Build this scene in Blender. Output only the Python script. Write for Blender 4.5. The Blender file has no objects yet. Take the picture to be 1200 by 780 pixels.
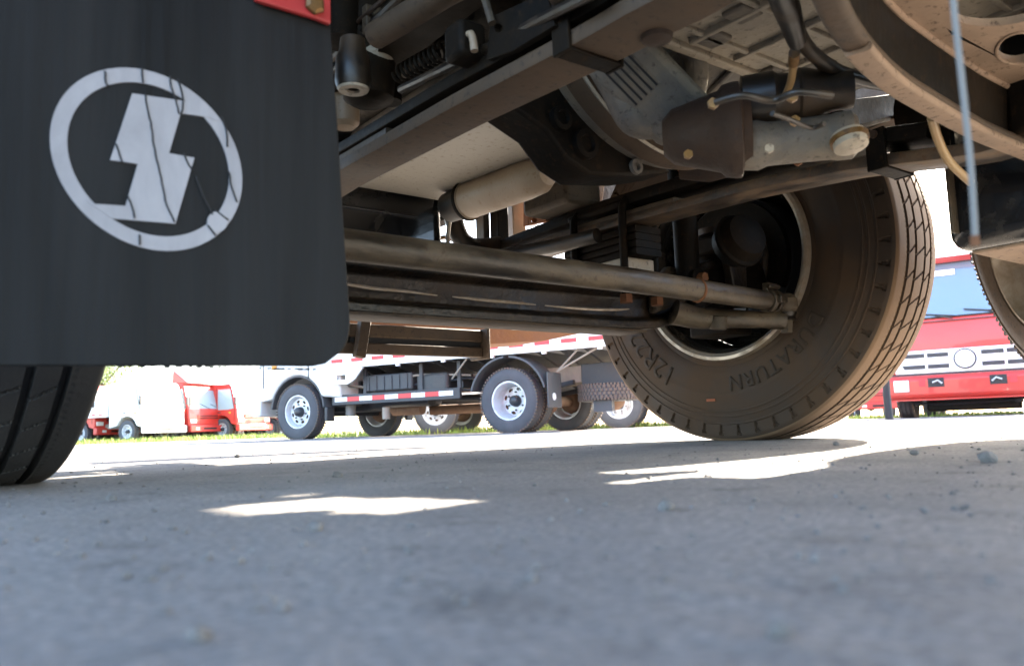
import bpy, bmesh, math, random
import numpy as np
from mathutils import Vector, Matrix, geometry
random.seed(4); RNG = np.random.default_rng(4)
SC = bpy.context.scene
COL = SC.collection

# ------------------------------------------------------------------ camera
F = 960.0; PITCH = math.radians(6.6); ROLL = math.radians(1.95); CAM = Vector((0, 0, .062))
_a = math.radians(52.75)
v0 = Vector((math.cos(_a), math.sin(_a), 0)); r0 = Vector((math.sin(_a), -math.cos(_a), 0)); z0 = Vector((0, 0, 1))
cv = v0*math.cos(PITCH) + z0*math.sin(PITCH); cu = z0*math.cos(PITCH) - v0*math.sin(PITCH)
CR = r0*math.cos(ROLL) - cu*math.sin(ROLL); CU = cu*math.cos(ROLL) + r0*math.sin(ROLL)
camd = bpy.data.cameras.new('camera'); cam = bpy.data.objects.new('camera', camd); COL.objects.link(cam)
camd.sensor_width = 36; camd.lens = 36*F/1200
camd.clip_start = .02; camd.clip_end = 3000
cam.matrix_world = Matrix(((CR.x, CU.x, -cv.x, CAM.x), (CR.y, CU.y, -cv.y, CAM.y), (CR.z, CU.z, -cv.z, CAM.z), (0, 0, 0, 1)))
camd.dof.use_dof = True; camd.dof.focus_distance = 2.6; camd.dof.aperture_fstop = 7.0
SC.camera = cam

# ------------------------------------------------------------------ world, sun, exposure
SUN_AZ = math.radians(12.5); SUN_EL = math.radians(29)
w = bpy.data.worlds.new('World'); SC.world = w; w.use_nodes = True
nt = w.node_tree; bg = nt.nodes['Background']
sky = nt.nodes.new('ShaderNodeTexSky'); sky.sky_type = 'NISHITA'; sky.sun_disc = False
sky.sun_elevation = SUN_EL; sky.sun_rotation = math.pi/2 - SUN_AZ
sky.air_density = 1.0; sky.dust_density = 2.0
nt.links.new(sky.outputs[0], bg.inputs[0]); bg.inputs[1].default_value = .11
sd = bpy.data.lights.new('sun', 'SUN'); sun = bpy.data.objects.new('sun', sd); COL.objects.link(sun)
sd.energy = 5.0; sd.angle = math.radians(.5); sd.color = (1, .91, .77)
sdir = Vector((math.cos(SUN_AZ)*math.cos(SUN_EL), math.sin(SUN_AZ)*math.cos(SUN_EL), math.sin(SUN_EL)))
sun.rotation_euler = sdir.to_track_quat('Z', 'Y').to_euler()
SC.view_settings.view_transform = 'Standard'; SC.view_settings.look = 'None'
SC.view_settings.exposure = 3.7; SC.view_settings.gamma = 1; SC.view_settings.use_curve_mapping = False
SC.render.engine = 'CYCLES'; SC.cycles.max_bounces = 10; SC.cycles.diffuse_bounces = 6
SC.cycles.use_denoising = True

# ------------------------------------------------------------------ helpers
def at(px, py, **k):
    """world point on a given plane, used for measuring the photograph"""
    d = cv + CR*((px-600)/F) + CU*((390-py)/F)
    if 'd' in k: return CAM + d*k['d']
    ax, val = next(iter(k.items())); i = 'xyz'.index(ax)
    return CAM + d*((val-CAM[i])/d[i])

def tag(o, label=None, cat=None, group=None, kind=None):
    if label: o['label'] = label
    if cat: o['category'] = cat
    if group: o['group'] = group
    if kind: o['kind'] = kind
    return o

def empty(name, loc=(0, 0, 0), rz=0, parent=None):
    o = bpy.data.objects.new(name, None); COL.objects.link(o); o.location = loc; o.rotation_euler = (0, 0, rz)
    o.empty_display_size = .1
    if parent: o.parent = parent
    return o

class MB:
    def __init__(s): s.v = []; s.f = []
    def add(s, vs, fs):
        n = len(s.v); s.v += [tuple(v) for v in vs]; s.f += [tuple(i+n for i in f) for f in fs]; return s
    def box(s, c, d, rot=None, taper=1.0):
        c = Vector(c); R = rot or Matrix.Identity(3)
        vs = []
        for z in (-.5, .5):
            t = taper if z > 0 else 1
            for x, y in ((-.5, -.5), (.5, -.5), (.5, .5), (-.5, .5)):
                vs.append(c + R @ Vector((x*d[0]*t, y*d[1]*t, z*d[2])))
        return s.add(vs, [(3, 2, 1, 0), (4, 5, 6, 7), (0, 1, 5, 4), (1, 2, 6, 5), (2, 3, 7, 6), (3, 0, 4, 7)])
    def bx(s, x0, x1, y0, y1, z0_, z1):
        return s.box(((x0+x1)/2, (y0+y1)/2, (z0_+z1)/2), (x1-x0, y1-y0, z1-z0_))
    def prism(s, pts, off, holes=()):
        """planar polygon of 3-D points (with holes), extruded by the vector off"""
        loops = [[Vector(p) for p in pts]] + [[Vector(p) for p in h] for h in holes]
        off = Vector(off); flat = [p for l in loops for p in l]
        tris = geometry.tessellate_polygon(loops)
        n = len(flat)
        nrm = Vector((0, 0, 0))
        L = loops[0]
        for i in range(len(L)): nrm += L[i].cross(L[(i+1) % len(L)])
        fs = []
        for t in tris:
            a, b, c = (flat[i] for i in t)
            tn = (b-a).cross(c-a)
            t = tuple(t) if tn.dot(off) < 0 else tuple(reversed(t))
            fs.append(t); fs.append(tuple(i+n for i in reversed(t)))
        k = 0
        for li, l in enumerate(loops):
            m = len(l)
            nl = Vector((0, 0, 0))
            for i in range(m): nl += l[i].cross(l[(i+1) % m])
            ccw = nl.dot(off) > 0
            if li > 0: ccw = not ccw
            for i in range(m):
                a, b = k+i, k+(i+1) % m
                fs.append((a, b, b+n, a+n) if ccw else (b, a, a+n, b+n))
            k += m
        return s.add(flat + [p+off for p in flat], fs)
    def sweep(s, path, poly, up=(0, 0, 1), scales=None, cap=True):
        P = [Vector(p) for p in path]; up = Vector(up); n = len(poly); vs = []; fs = []
        for i, p in enumerate(P):
            t = (P[min(i+1, len(P)-1)] - P[max(i-1, 0)]).normalized()
            side = up.cross(t)
            if side.length < 1e-4: side = Vector((1, 0, 0))
            side.normalize(); u = t.cross(side).normalized()
            sc = scales[i] if scales else 1
            sx, sy = sc if isinstance(sc, tuple) else (sc, sc)
            vs += [p + side*(a*sx) + u*(b*sy) for a, b in poly]
        for i in range(len(P)-1):
            for j in range(n):
                a, b = i*n+j, i*n+(j+1) % n
                fs.append((a, b, b+n, a+n))
        if cap:
            fs.append(tuple(reversed(range(n)))); fs.append(tuple(range((len(P)-1)*n, len(P)*n)))
        return s.add(vs, fs)
    def tube(s, path, r, seg=16, cap=True, smooth=0):
        P = [Vector(p) for p in path]
        if smooth: P = spline(P, smooth)
        R = r if isinstance(r, (list, tuple)) else [r]*len(P)
        if len(R) != len(P): R = list(np.interp(np.linspace(0, 1, len(P)), np.linspace(0, 1, len(R)), R))
        vs = []; fs = []
        t = (P[1]-P[0]).normalized(); x = t.orthogonal().normalized()
        for i, p in enumerate(P):
            t = (P[min(i+1, len(P)-1)] - P[max(i-1, 0)]).normalized()
            x = (x - t*x.dot(t)).normalized(); y = t.cross(x)
            vs += [p + x*(R[i]*math.cos(2*math.pi*j/seg)) + y*(R[i]*math.sin(2*math.pi*j/seg)) for j in range(seg)]
        for i in range(len(P)-1):
            for j in range(seg):
                a, b = i*seg+j, i*seg+(j+1) % seg
                fs.append((a, b, b+seg, a+seg))
        if cap: fs.append(tuple(reversed(range(seg)))); fs.append(tuple(range((len(P)-1)*seg, len(P)*seg)))
        return s.add(vs, fs)
    def lathe(s, prof, c=(0, 0, 0), axis=(1, 0, 0), seg=48, a0=0, a1=2*math.pi):
        """prof = (distance along the axis, radius)"""
        c = Vector(c); ax = Vector(axis).normalized(); e1 = Vector((0, 0, 1)) if abs(ax.z) < .9 else Vector((1, 0, 0))
        e1 = (e1 - ax*e1.dot(ax)).normalized(); e2 = ax.cross(e1)
        full = abs(a1-a0-2*math.pi) < 1e-6; m = seg if full else seg+1; vs = []; fs = []
        for d, r in prof:
            for j in range(m):
                t = a0+(a1-a0)*j/seg
                vs.append(c + ax*d + e1*(r*math.cos(t)) + e2*(r*math.sin(t)))
        for i in range(len(prof)-1):
            for j in range(seg):
                a, b = i*m+j, i*m+(j+1) % m
                fs.append((a, b, b+m, a+m))
        return s.add(vs, fs)
    def mesh(s, name, mat=None, smooth=35, fix=True):
        me = bpy.data.meshes.new(name); me.from_pydata(s.v, [], s.f)
        if fix:
            bm = bmesh.new(); bm.from_mesh(me); bmesh.ops.recalc_face_normals(bm, faces=bm.faces); bm.to_mesh(me); bm.free()
        me.update()
        if smooth: smooth_mesh(me, smooth)
        if mat: me.materials.append(mat)
        return me

def smooth_mesh(me, ang=35):
    me.polygons.foreach_set('use_smooth', [True]*len(me.polygons))
    me.set_sharp_from_angle(angle=math.radians(ang))

def spline(P, k):
    P = [Vector(p) for p in P]; out = []
    for i in range(len(P)-1):
        a = P[max(i-1, 0)]; b = P[i]; c = P[i+1]; d = P[min(i+2, len(P)-1)]
        for j in range(k):
            t = j/k
            out.append(.5*((2*b) + (c-a)*t + (2*a-5*b+4*c-d)*t*t + (3*b-a-3*c+d)*t**3))
    return out + [P[-1]]

def rrect(w_, h, r, k=4):
    pts = []
    for cx, cy, a in ((w_/2-r, h/2-r, 0), (-w_/2+r, h/2-r, 90), (-w_/2+r, -h/2+r, 180), (w_/2-r, -h/2+r, 270)):
        for j in range(k+1):
            t = math.radians(a+90*j/k); pts.append((cx+r*math.cos(t), cy+r*math.sin(t)))
    return pts

def obj(name, mb, mat, parent=None, loc=(0, 0, 0), rot=(0, 0, 0), bevel=0, smooth=35, label=None):
    me = mb.mesh(name, mat, smooth) if isinstance(mb, MB) else mb
    o = bpy.data.objects.new(name, me); COL.objects.link(o)
    if parent: o.parent = parent
    o.location = loc; o.rotation_euler = rot
    if bevel:
        m = o.modifiers.new('bevel', 'BEVEL'); m.width = bevel; m.segments = 2; m.limit_method = 'ANGLE'; m.angle_limit = math.radians(40)
    if label: o['label'] = label
    return o

# ------------------------------------------------------------------ materials
def mat(name, base, rough=.6, metal=0.0, dust=None, amount=.5, scale=6, bump=.15, bscale=60, stretch=(1, 1, 1),
        coat=0, spec=.5, contrast=.12, speck=None, emit=None):
    m = bpy.data.materials.new(name); m.use_nodes = True; N = m.node_tree.nodes; Lk = m.node_tree.links
    b = N['Principled BSDF']; b.inputs['Roughness'].default_value = rough; b.inputs['Metallic'].default_value = metal
    b.inputs['Base Color'].default_value = (*base, 1); b.inputs['Coat Weight'].default_value = coat
    b.inputs['Specular IOR Level'].default_value = spec
    tc = N.new('ShaderNodeTexCoord'); mp = N.new('ShaderNodeMapping'); mp.inputs['Scale'].default_value = stretch
    Lk.new(tc.outputs['Object'], mp.inputs[0])
    col = None
    if dust:
        n = N.new('ShaderNodeTexNoise'); n.inputs['Scale'].default_value = scale; n.inputs['Detail'].default_value = 8
        n.inputs['Roughness'].default_value = .65; n.inputs['Distortion'].default_value = .4
        Lk.new(mp.outputs[0], n.inputs['Vector'])
        mr = N.new('ShaderNodeMapRange'); c = .5 + (.5-amount)*.45
        mr.inputs[1].default_value = c-contrast; mr.inputs[2].default_value = c+contrast
        Lk.new(n.outputs[0], mr.inputs[0])
        mx = N.new('ShaderNodeMix'); mx.data_type = 'RGBA'; mx.inputs[6].default_value = (*base, 1); mx.inputs[7].default_value = (*dust, 1)
        Lk.new(mr.outputs[0], mx.inputs[0]); col = mx.outputs[2]
        rr = N.new('ShaderNodeMapRange'); rr.inputs[3].default_value = rough; rr.inputs[4].default_value = min(1, rough+.3)
        Lk.new(mr.outputs[0], rr.inputs[0]); Lk.new(rr.outputs[0], b.inputs['Roughness'])
        if metal:
            rm = N.new('ShaderNodeMapRange'); rm.inputs[3].default_value = metal; rm.inputs[4].default_value = 0
            Lk.new(mr.outputs[0], rm.inputs[0]); Lk.new(rm.outputs[0], b.inputs['Metallic'])
    if speck:
        n3 = N.new('ShaderNodeTexNoise'); n3.inputs['Scale'].default_value = 70; n3.inputs['Detail'].default_value = 7; n3.inputs['Roughness'].default_value = .7
        Lk.new(tc.outputs['Object'], n3.inputs['Vector'])
        m3 = N.new('ShaderNodeMapRange'); m3.inputs[1].default_value = .56; m3.inputs[2].default_value = .64; m3.inputs[4].default_value = .8
        Lk.new(n3.outputs[0], m3.inputs[0])
        mx3 = N.new('ShaderNodeMix'); mx3.data_type = 'RGBA'; mx3.inputs[6].default_value = (*base, 1); mx3.inputs[7].default_value = (*speck, 1)
        if col: Lk.new(col, mx3.inputs[6])
        Lk.new(m3.outputs[0], mx3.inputs[0]); col = mx3.outputs[2]
    if col: Lk.new(col, b.inputs['Base Color'])
    if bump:
        n2 = N.new('ShaderNodeTexNoise'); n2.inputs['Scale'].default_value = bscale; n2.inputs['Detail'].default_value = 5
        Lk.new(mp.outputs[0], n2.inputs['Vector'])
        bp = N.new('ShaderNodeBump'); bp.inputs['Strength'].default_value = bump; bp.inputs['Distance'].default_value = .004
        Lk.new(n2.outputs[0], bp.inputs['Height']); Lk.new(bp.outputs[0], b.inputs['Normal'])
    if emit: b.inputs['Emission Color'].default_value = (*emit, 1); b.inputs['Emission Strength'].default_value = 1
    return m

DUST = (.27, .205, .135)
M = dict(
    rubber=mat('tyre rubber under dust', (0.0204, 0.0125, 0.0068), .62, dust=(0.0601, 0.0330, 0.0149), amount=.55, scale=4.5, contrast=.16, bump=.25, bscale=40),
    rubber_clean=mat('dark tyre rubber', (.022, .022, .024), .6, dust=(.05, .048, .046), amount=.45, scale=7, contrast=.3, bump=.2, bscale=120),
    tread=mat('worn tread rubber', (0.1321, 0.0821, 0.0469), .8, dust=(0.1817, 0.1130, 0.0631), amount=.5, scale=5, contrast=.3, bump=.2, bscale=150),
    letters=mat('moulded rubber lettering', (.030, .0185, .010), .85, bump=.05),
    flap=mat('scuffed flap rubber', (0.0028, 0.0032, 0.0037), .55, spec=.18, dust=(0.0231, 0.0234, 0.0239), amount=.5, scale=13, stretch=(1, 1, .06), contrast=.22, bump=.6, bscale=45),
    emblem=mat('off white flap paint', (.33, .325, .345), .6, dust=(.25, .245, .26), amount=.45, scale=26, stretch=(1, 1, .4), contrast=.2, bump=.1),
    crack=mat('black rubber crack', (.008, .008, .009), .7, bump=0),
    blackpaint=mat('black chassis paint with road dust', (0.0031, 0.0026, 0.0020), .6, spec=.12, dust=(0.0194, 0.0115, 0.0052), amount=.22, scale=7, contrast=.2, bump=.25, speck=(0.0233, 0.0127, 0.0055)),
    dustpaint=mat('dusty chassis paint', (0.0085, 0.0050, 0.0024), .55, dust=(.105,.076,.046), amount=.55, scale=6, contrast=.22, bump=.3, speck=(0.0107, 0.0051, 0.0020)),
    bouncesteel=mat('dusty pressed steel with bounce light in colour', (0.1408, 0.0941, 0.0599), .6, dust=(0.3285, 0.2288, 0.1562), amount=.5, scale=5, contrast=.25, bump=.25, speck=(0.0319, 0.0147, 0.0057)),  # paler copy of underside; bounce from the sunlit ground is put into its colour
    underside=mat('dusty steel underside with bounce tint', (0.0244, 0.0145, 0.0073), .6, dust=(0.0887, 0.0547, 0.0295), amount=.5, scale=5, contrast=.25, bump=.25, speck=(.016, .009, .005)),  # dust mottle, with warm bounce from the ground mixed into the colour
    tierod=mat('dusty brown rod', (.022, .016, .010), .36, dust=(.105, .076, .045), amount=.52, scale=14, contrast=.13, bump=.6, bscale=60, stretch=(.45, 1, 1), speck=(.04, .02, .01)),
    beam=mat('black cast beam', (0.0048, 0.0032, 0.0018), .38, dust=(0.0412, 0.0228, 0.0097), amount=.3, scale=9, contrast=.16, bump=.8, bscale=70, speck=(0.0480, 0.0272, 0.0113)),
    alu=mat('cast aluminium with dust', (0.2550, 0.2325, 0.1938), .45, metal=.25, dust=(0.3900, 0.3300, 0.2480), amount=.5, scale=6, contrast=.22, bump=.7, bscale=70, speck=(.11, .09, .07)),
    castgrey=mat('grey cast housing', (0.0978, 0.0920, 0.0840), .45, metal=.2, dust=(0.1725, 0.1437, 0.1080), amount=.5, scale=9, contrast=.15, bump=.9, bscale=60, speck=(.05, .042, .032)),
    brownrust=mat('brown rusted casting', (0.0110, 0.0043, 0.0013), .6, dust=(0.0400, 0.0173, 0.0056), amount=.4, scale=10, contrast=.2, bump=.8),
    springsteel=mat('rust flecked spring steel', (0.0204, 0.0153, 0.0119), .45, dust=(0.1445, 0.0935, 0.0510), amount=.38, scale=12, contrast=.12, bump=.6, stretch=(1, .5, 1), speck=(.10, .05, .02)),
    rust=mat('orange rusted steel', (0.1338, 0.0450, 0.0140), .75, dust=(0.1783, 0.0748, 0.0281), amount=.5, scale=16, contrast=.2, bump=.5),
    brass=mat('yellow zinc bolt', (.22, .12, .04), .4, metal=.7, dust=(.07, .04, .02), amount=.4, scale=40),
    sumpdark=mat('gloss black sump enamel', (.006, .007, .009), .2, dust=(.03, .024, .018), amount=.1, scale=8, bump=.08, coat=.4),
    sump_bounce=mat('sump bottom with bounce light in colour', (.33, .30, .25), .35, dust=(.42, .385, .325), amount=.5, scale=3, contrast=.3, bump=.15, bscale=30, speck=(.22, .18, .13)),  # bounced sunlight on the sump bottom is painted into this pale colour
    creampaint=mat('cream filter paint', (0.3063, 0.2374, 0.1686), .35, dust=(0.2356, 0.1666, 0.1077), amount=.4, scale=7, contrast=.25, bump=.1, speck=(0.2286, 0.1509, 0.0838)),
    hose=mat('black hose', (0.0045, 0.0032, 0.0020), .4, dust=(0.0457, 0.0259, 0.0108), amount=.35, scale=14, bump=.1),
    clearhose=mat('cloudy plastic hose', (0.3000, 0.1974, 0.0927), .35, bump=.05),
    bluecord=mat('pale blue cord', (0.1700, 0.1625, 0.1530), .6, bump=.1),
    redpaint=mat('red cab paint', (.42, .012, .016), .3, dust=(.36, .03, .028), amount=.35, scale=1.2, bump=0, coat=.5),
    redpaint_far=mat('faded red truck paint', (.52, .03, .02), .35, dust=(.45, .045, .03), amount=.35, scale=1.2, bump=0, coat=.4),
    whitepaint=mat('white truck paint', (.78, .78, .77), .4, dust=(.66, .64, .6), amount=.3, scale=1.4, bump=0, coat=.3),
    greyplastic=mat('grey plastic', (0.0600, 0.0630, 0.0690), .6, dust=(0.1020, 0.0990, 0.0960), amount=.4, scale=3, bump=.05),
    darkplastic=mat('dark plastic', (.03, .031, .034), .5, dust=(.08, .075, .07), amount=.3, scale=4, bump=.05),
    steelframe=mat('grey chassis enamel', (0.0350, 0.0375, 0.0450), .5, dust=(0.0700, 0.0650, 0.0600), amount=.4, scale=2.5, bump=.1),
    beigeframe=mat('beige primer beam', (.3, .25, .2), .7, dust=(.22, .19, .16), amount=.4, scale=3, bump=.1),
    wheelpaint=mat('silver wheel paint', (.55, .57, .6), .4, metal=.2, dust=(.42, .4, .38), amount=.3, scale=6, bump=0),
    wheelrust=mat('brown inner wheel', (.15, .08, .05), .7, dust=(.22, .14, .09), amount=.5, scale=6, bump=.1),
    paleglass=mat('cab glass with pale sky reflection in colour', (.30, .35, .37), .1, bump=0, coat=1),  # reflected sky is put into the glass as a pale base colour
    hub=mat('dark hub steel', (.04, .042, .048), .4, metal=.4, bump=.1),
    bgtyre=mat('grey dusty tyre', (.055, .057, .065), .8, dust=(.10, .10, .105), amount=.45, scale=4, contrast=.25, bump=.2, bscale=60),
    bgtyrebrown=mat('brown dusty tyre tread', (.10, .075, .06), .85, dust=(.16, .125, .10), amount=.5, scale=6, contrast=.25, bump=.3, bscale=60),
    refl_red=mat('red reflective tape', (.6, .035, .04), .4, bump=0),
    refl_white=mat('white reflective tape', (.8, .8, .8), .4, bump=0),
    chrome=mat('glossy rim enamel', (.05, .045, .038), .16, metal=.6, dust=(.2, .15, .1), amount=.2, scale=10, bump=.03, coat=.6),
    rimlip=mat('scratched rim lip', (.36, .31, .25), .35, metal=.6, dust=(.22, .16, .1), amount=.4, scale=16, bump=.1),
    glass=mat('windshield with blue sky reflection in colour', (.13, .19, .27), .08, bump=0, spec=.8, coat=1),  # blue of the reflected sky is painted into the base colour
    lamp=mat('lamp lens', (.75, .72, .66), .15, bump=0, coat=.5),
    amber=mat('amber lens', (.85, .36, .03), .3, bump=0),
    stone=mat('loose stone', (.12, .11, .10), .85, dust=(.2, .19, .18), amount=.4, scale=50, bump=.4),
    leafgreen=mat('grass blades', (.16, .24, .04), .7, dust=(.32, .34, .08), amount=.45, scale=2, bump=0),
    treeleaf=mat('tree leaves', (.07, .11, .025), .7, dust=(.11, .14, .03), amount=.5, scale=3, bump=0),
    bark=mat('tree bark', (.13, .1, .07), .9, bump=.5),
    shadowblack=mat('dark cab underbody', (.02, .02, .022), .6, dust=(.07, .055, .04), amount=.3, scale=4, bump=.3),
    plate=mat('brown dusted panel', (0.0991, 0.0524, 0.0245), .7, dust=(0.1387, 0.0787, 0.0385), amount=.5, scale=7, contrast=.2, bump=.4, speck=(0.2081, 0.1347, 0.0701)),
    mesh=mat('pale grille paint', (.6, .58, .55), .5, bump=0),
    pinkmark=mat('orange crayon mark', (.28, .08, .03), .8, bump=.3),
)

# ------------------------------------------------------------------ ground
def noise2(x, y, seed=0):
    xi = np.floor(x).astype(int); yi = np.floor(y).astype(int); fx = x-xi; fy = y-yi
    h = lambda a, b: (((a*73856093) ^ (b*19349663) ^ (seed*83492791)) * 1103515245 + 12345 >> 8 & 0xffff)/65535.
    fx = fx*fx*(3-2*fx); fy = fy*fy*(3-2*fy)
    return (h(xi, yi)*(1-fx)+h(xi+1, yi)*fx)*(1-fy) + (h(xi, yi+1)*(1-fx)+h(xi+1, yi+1)*fx)*fy

def axis_coords():
    c = [0.0]; st = .006
    while c[-1] < 1500: c.append(c[-1]+st); st *= (1.0 if c[-1] < 1.1 else 1.028)
    return np.array(c)
cc = axis_coords(); gx = np.concatenate([-cc[:0:-1][::1], cc])+.6
gy = gx-.1
X, Y = np.meshgrid(gx, gy, indexing='ij')
near = np.clip(1-np.hypot(X-.6, Y-.5)/9, 0, 1)
Z = near*((noise2(X*45, Y*45, 1)-.5)*.0007 + (noise2(X*110, Y*110, 2)-.5)*.0011 + (noise2(X*6, Y*6, 3)-.5)*.0012)
nx, ny = X.shape
gm = bpy.data.meshes.new('ground')
vs = np.stack([X, Y, Z], -1).reshape(-1, 3)
ii = np.arange(nx*ny).reshape(nx, ny)
q = np.stack([ii[:-1, :-1], ii[1:, :-1], ii[1:, 1:], ii[:-1, 1:]], -1).reshape(-1, 4)
def np_mesh(me, vs, q):
    me.vertices.add(len(vs)); me.vertices.foreach_set('co', vs.astype(np.float32).ravel())
    me.loops.add(q.size); me.loops.foreach_set('vertex_index', q.astype(np.int32).ravel())
    me.polygons.add(len(q)); me.polygons.foreach_set('loop_start', np.arange(0, q.size, q.shape[1], dtype=np.int32))
    me.polygons.foreach_set('loop_total', np.full(len(q), q.shape[1], dtype=np.int32))
    me.update(calc_edges=True)
np_mesh(gm, vs, q); gm.polygons.foreach_set('use_smooth', [True]*len(gm.polygons))
gmat = bpy.data.materials.new('weathered asphalt'); gmat.use_nodes = True
N = gmat.node_tree.nodes; Lk = gmat.node_tree.links; b = N['Principled BSDF']; b.inputs['Roughness'].default_value = .95
b.inputs['Specular IOR Level'].default_value = .15
tc = N.new('ShaderNodeTexCoord')
def noi(sc, det=4, r=.6):
    n = N.new('ShaderNodeTexNoise'); n.inputs['Scale'].default_value = sc; n.inputs['Detail'].default_value = det; n.inputs['Roughness'].default_value = r
    Lk.new(tc.outputs['Object'], n.inputs['Vector']); return n
n1 = noi(2.5, 6); n2 = noi(160, 4, .7); vo = N.new('ShaderNodeTexVoronoi'); vo.inputs['Scale'].default_value = 130
Lk.new(tc.outputs['Object'], vo.inputs['Vector'])
cr = N.new('ShaderNodeValToRGB'); cr.color_ramp.elements[0].position = .3; cr.color_ramp.elements[0].color = (.185, .174, .166, 1)
cr.color_ramp.elements[1].position = .7; cr.color_ramp.elements[1].color = (.285, .266, .248, 1); Lk.new(n1.outputs[0], cr.inputs[0])
cr2 = N.new('ShaderNodeValToRGB'); cr2.color_ramp.elements[0].position = .32; cr2.color_ramp.elements[0].color = (.6, .6, .6, 1)
cr2.color_ramp.elements[1].position = .68; cr2.color_ramp.elements[1].color = (1.35, 1.33, 1.3, 1); Lk.new(n2.outputs[0], cr2.inputs[0])
mx = N.new('ShaderNodeMix'); mx.data_type = 'RGBA'; mx.blend_type = 'MULTIPLY'; mx.inputs[0].default_value = .8
Lk.new(cr.outputs[0], mx.inputs[6]); Lk.new(cr2.outputs[0], mx.inputs[7])
cr3 = N.new('ShaderNodeValToRGB'); cr3.color_ramp.elements[0].position = .0; cr3.color_ramp.elements[0].color = (1.25, 1.22, 1.18, 1)
cr3.color_ramp.elements[1].position = .55; cr3.color_ramp.elements[1].color = (.72, .72, .73, 1); Lk.new(vo.outputs['Distance'], cr3.inputs[0])
mx2 = N.new('ShaderNodeMix'); mx2.data_type = 'RGBA'; mx2.blend_type = 'MULTIPLY'; mx2.inputs[0].default_value = .5
Lk.new(mx.outputs[2], mx2.inputs[6]); Lk.new(cr3.outputs[0], mx2.inputs[7]); n4 = noi(.9, 5, .6); cr4 = N.new('ShaderNodeValToRGB'); cr4.color_ramp.elements[0].position = .42; cr4.color_ramp.elements[0].color = (.88, .87, .87, 1)
cr4.color_ramp.elements[1].position = .58; cr4.color_ramp.elements[1].color = (1.08, 1.06, 1.02, 1); Lk.new(n4.outputs[0], cr4.inputs[0])
n5 = noi(14, 3, .5); cr5 = N.new('ShaderNodeValToRGB'); cr5.color_ramp.elements[0].position = .30; cr5.color_ramp.elements[0].color = (.7, .69, .68, 1)
cr5.color_ramp.elements[1].position = .42; cr5.color_ramp.elements[1].color = (1, 1, 1, 1); Lk.new(n5.outputs[0], cr5.inputs[0])
m4 = N.new('ShaderNodeMix'); m4.data_type = 'RGBA'; m4.blend_type = 'MULTIPLY'; m4.inputs[0].default_value = 1
m5 = N.new('ShaderNodeMix'); m5.data_type = 'RGBA'; m5.blend_type = 'MULTIPLY'; m5.inputs[0].default_value = .8
Lk.new(mx2.outputs[2], m4.inputs[6]); Lk.new(cr4.outputs[0], m4.inputs[7]); Lk.new(m4.outputs[2], m5.inputs[6]); Lk.new(cr5.outputs[0], m5.inputs[7])
Lk.new(m5.outputs[2], b.inputs['Base Color'])
bp = N.new('ShaderNodeBump'); bp.inputs['Strength'].default_value = .5; bp.inputs['Distance'].default_value = .003
Lk.new(n2.outputs[0], bp.inputs['Height']); Lk.new(bp.outputs[0], b.inputs['Normal'])
gm.materials.append(gmat)
g = bpy.data.objects.new('ground', gm); COL.objects.link(g); g['kind'] = 'structure'
g['label'] = 'grey weathered asphalt yard seen from close to the ground'

def stone_mesh(r, seed):
    bm = bmesh.new(); bmesh.ops.create_icosphere(bm, subdivisions=2, radius=r); rr = random.Random(seed)
    k = [Vector((rr.uniform(-1, 1), rr.uniform(-1, 1), rr.uniform(-1, 1))).normalized() for _ in range(7)]
    for v_ in bm.verts:
        for d in k:
            t = v_.co.dot(d)
            if t > r*.68: v_.co -= d*(t-r*.68)
        v_.co.z *= .7
    me = bpy.data.meshes.new('stone'); bm.to_mesh(me); bm.free(); me.materials.append(M['stone']); return me
# grit too fine to count
gv = []; gf = []
for i in range(1700):
    t = random.uniform(-.75, .75); d = .3*math.exp(random.uniform(0, 3.1))
    p = v0*d + r0*(t*d); r = (.0006+.0026*random.random()**3)*(1+.15*d)
    n = len(gv); k = [(1, 0, 0), (0, 1, .1), (-1, .2, 0), (0, -1, 0), (.1, 0, .8), (0, 0, -1)]
    a = random.uniform(0, 6.3)
    for x, y, z in k:
        x *= random.uniform(.6, 1.3); y *= random.uniform(.6, 1.3)
        gv.append((p.x+r*(x*math.cos(a)-y*math.sin(a)), p.y+r*(x*math.sin(a)+y*math.cos(a)), r*z*random.uniform(.7, 1.2)+r*.3))
    for a_, b_ in ((0, 1), (1, 2), (2, 3), (3, 0)): gf.append((n+a_, n+b_, n+4)); gf.append((n+b_, n+a_, n+5))
me = bpy.data.meshes.new('gravel'); me.from_pydata(gv, [], gf); me.materials.append(M['stone'])
tag(bpy.data.objects.new('gravel', me), 'fine loose grit scattered over the shaded asphalt', 'gravel', kind='stuff')
COL.objects.link([o for o in bpy.data.objects if o.name == 'gravel'][0])
for i, (px, py, r, lab) in enumerate([
        (370, 619, .0062, 'dark stone in front of the long sunlit streak'),
        (131, 584, .0065, 'dark stone in front of the near wheel\'s tread'),
        (395, 557, .0085, 'dark stone behind the long sunlit streak'),
        (782, 595, .007, 'dark stone below the bright curved patch of sun'),
        (1157, 538, .013, 'largest dark stone, at the right of the yard'),
        (233, 745, .0045, 'blurred pale stone closest to the viewer on the left'),
        (980, 520, .008, 'dark stone at the edge of the big tyre\'s shadow'),
        (1072, 531, .008, 'dark stone at the near edge of the sun patch'),
        (278, 535, .009, 'dark stone in shade beyond the near wheel'),
        (912, 740, .004, 'blurred pale pebble closest to the viewer on the right')]):
    p = at(px, py, z=r*.3)
    o = bpy.data.objects.new('stone', stone_mesh(r, i)); COL.objects.link(o); o.location = (p.x, p.y, r*.45)
    o.rotation_euler.z = i; tag(o, lab, 'stone', 'loose stones on the asphalt')

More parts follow.
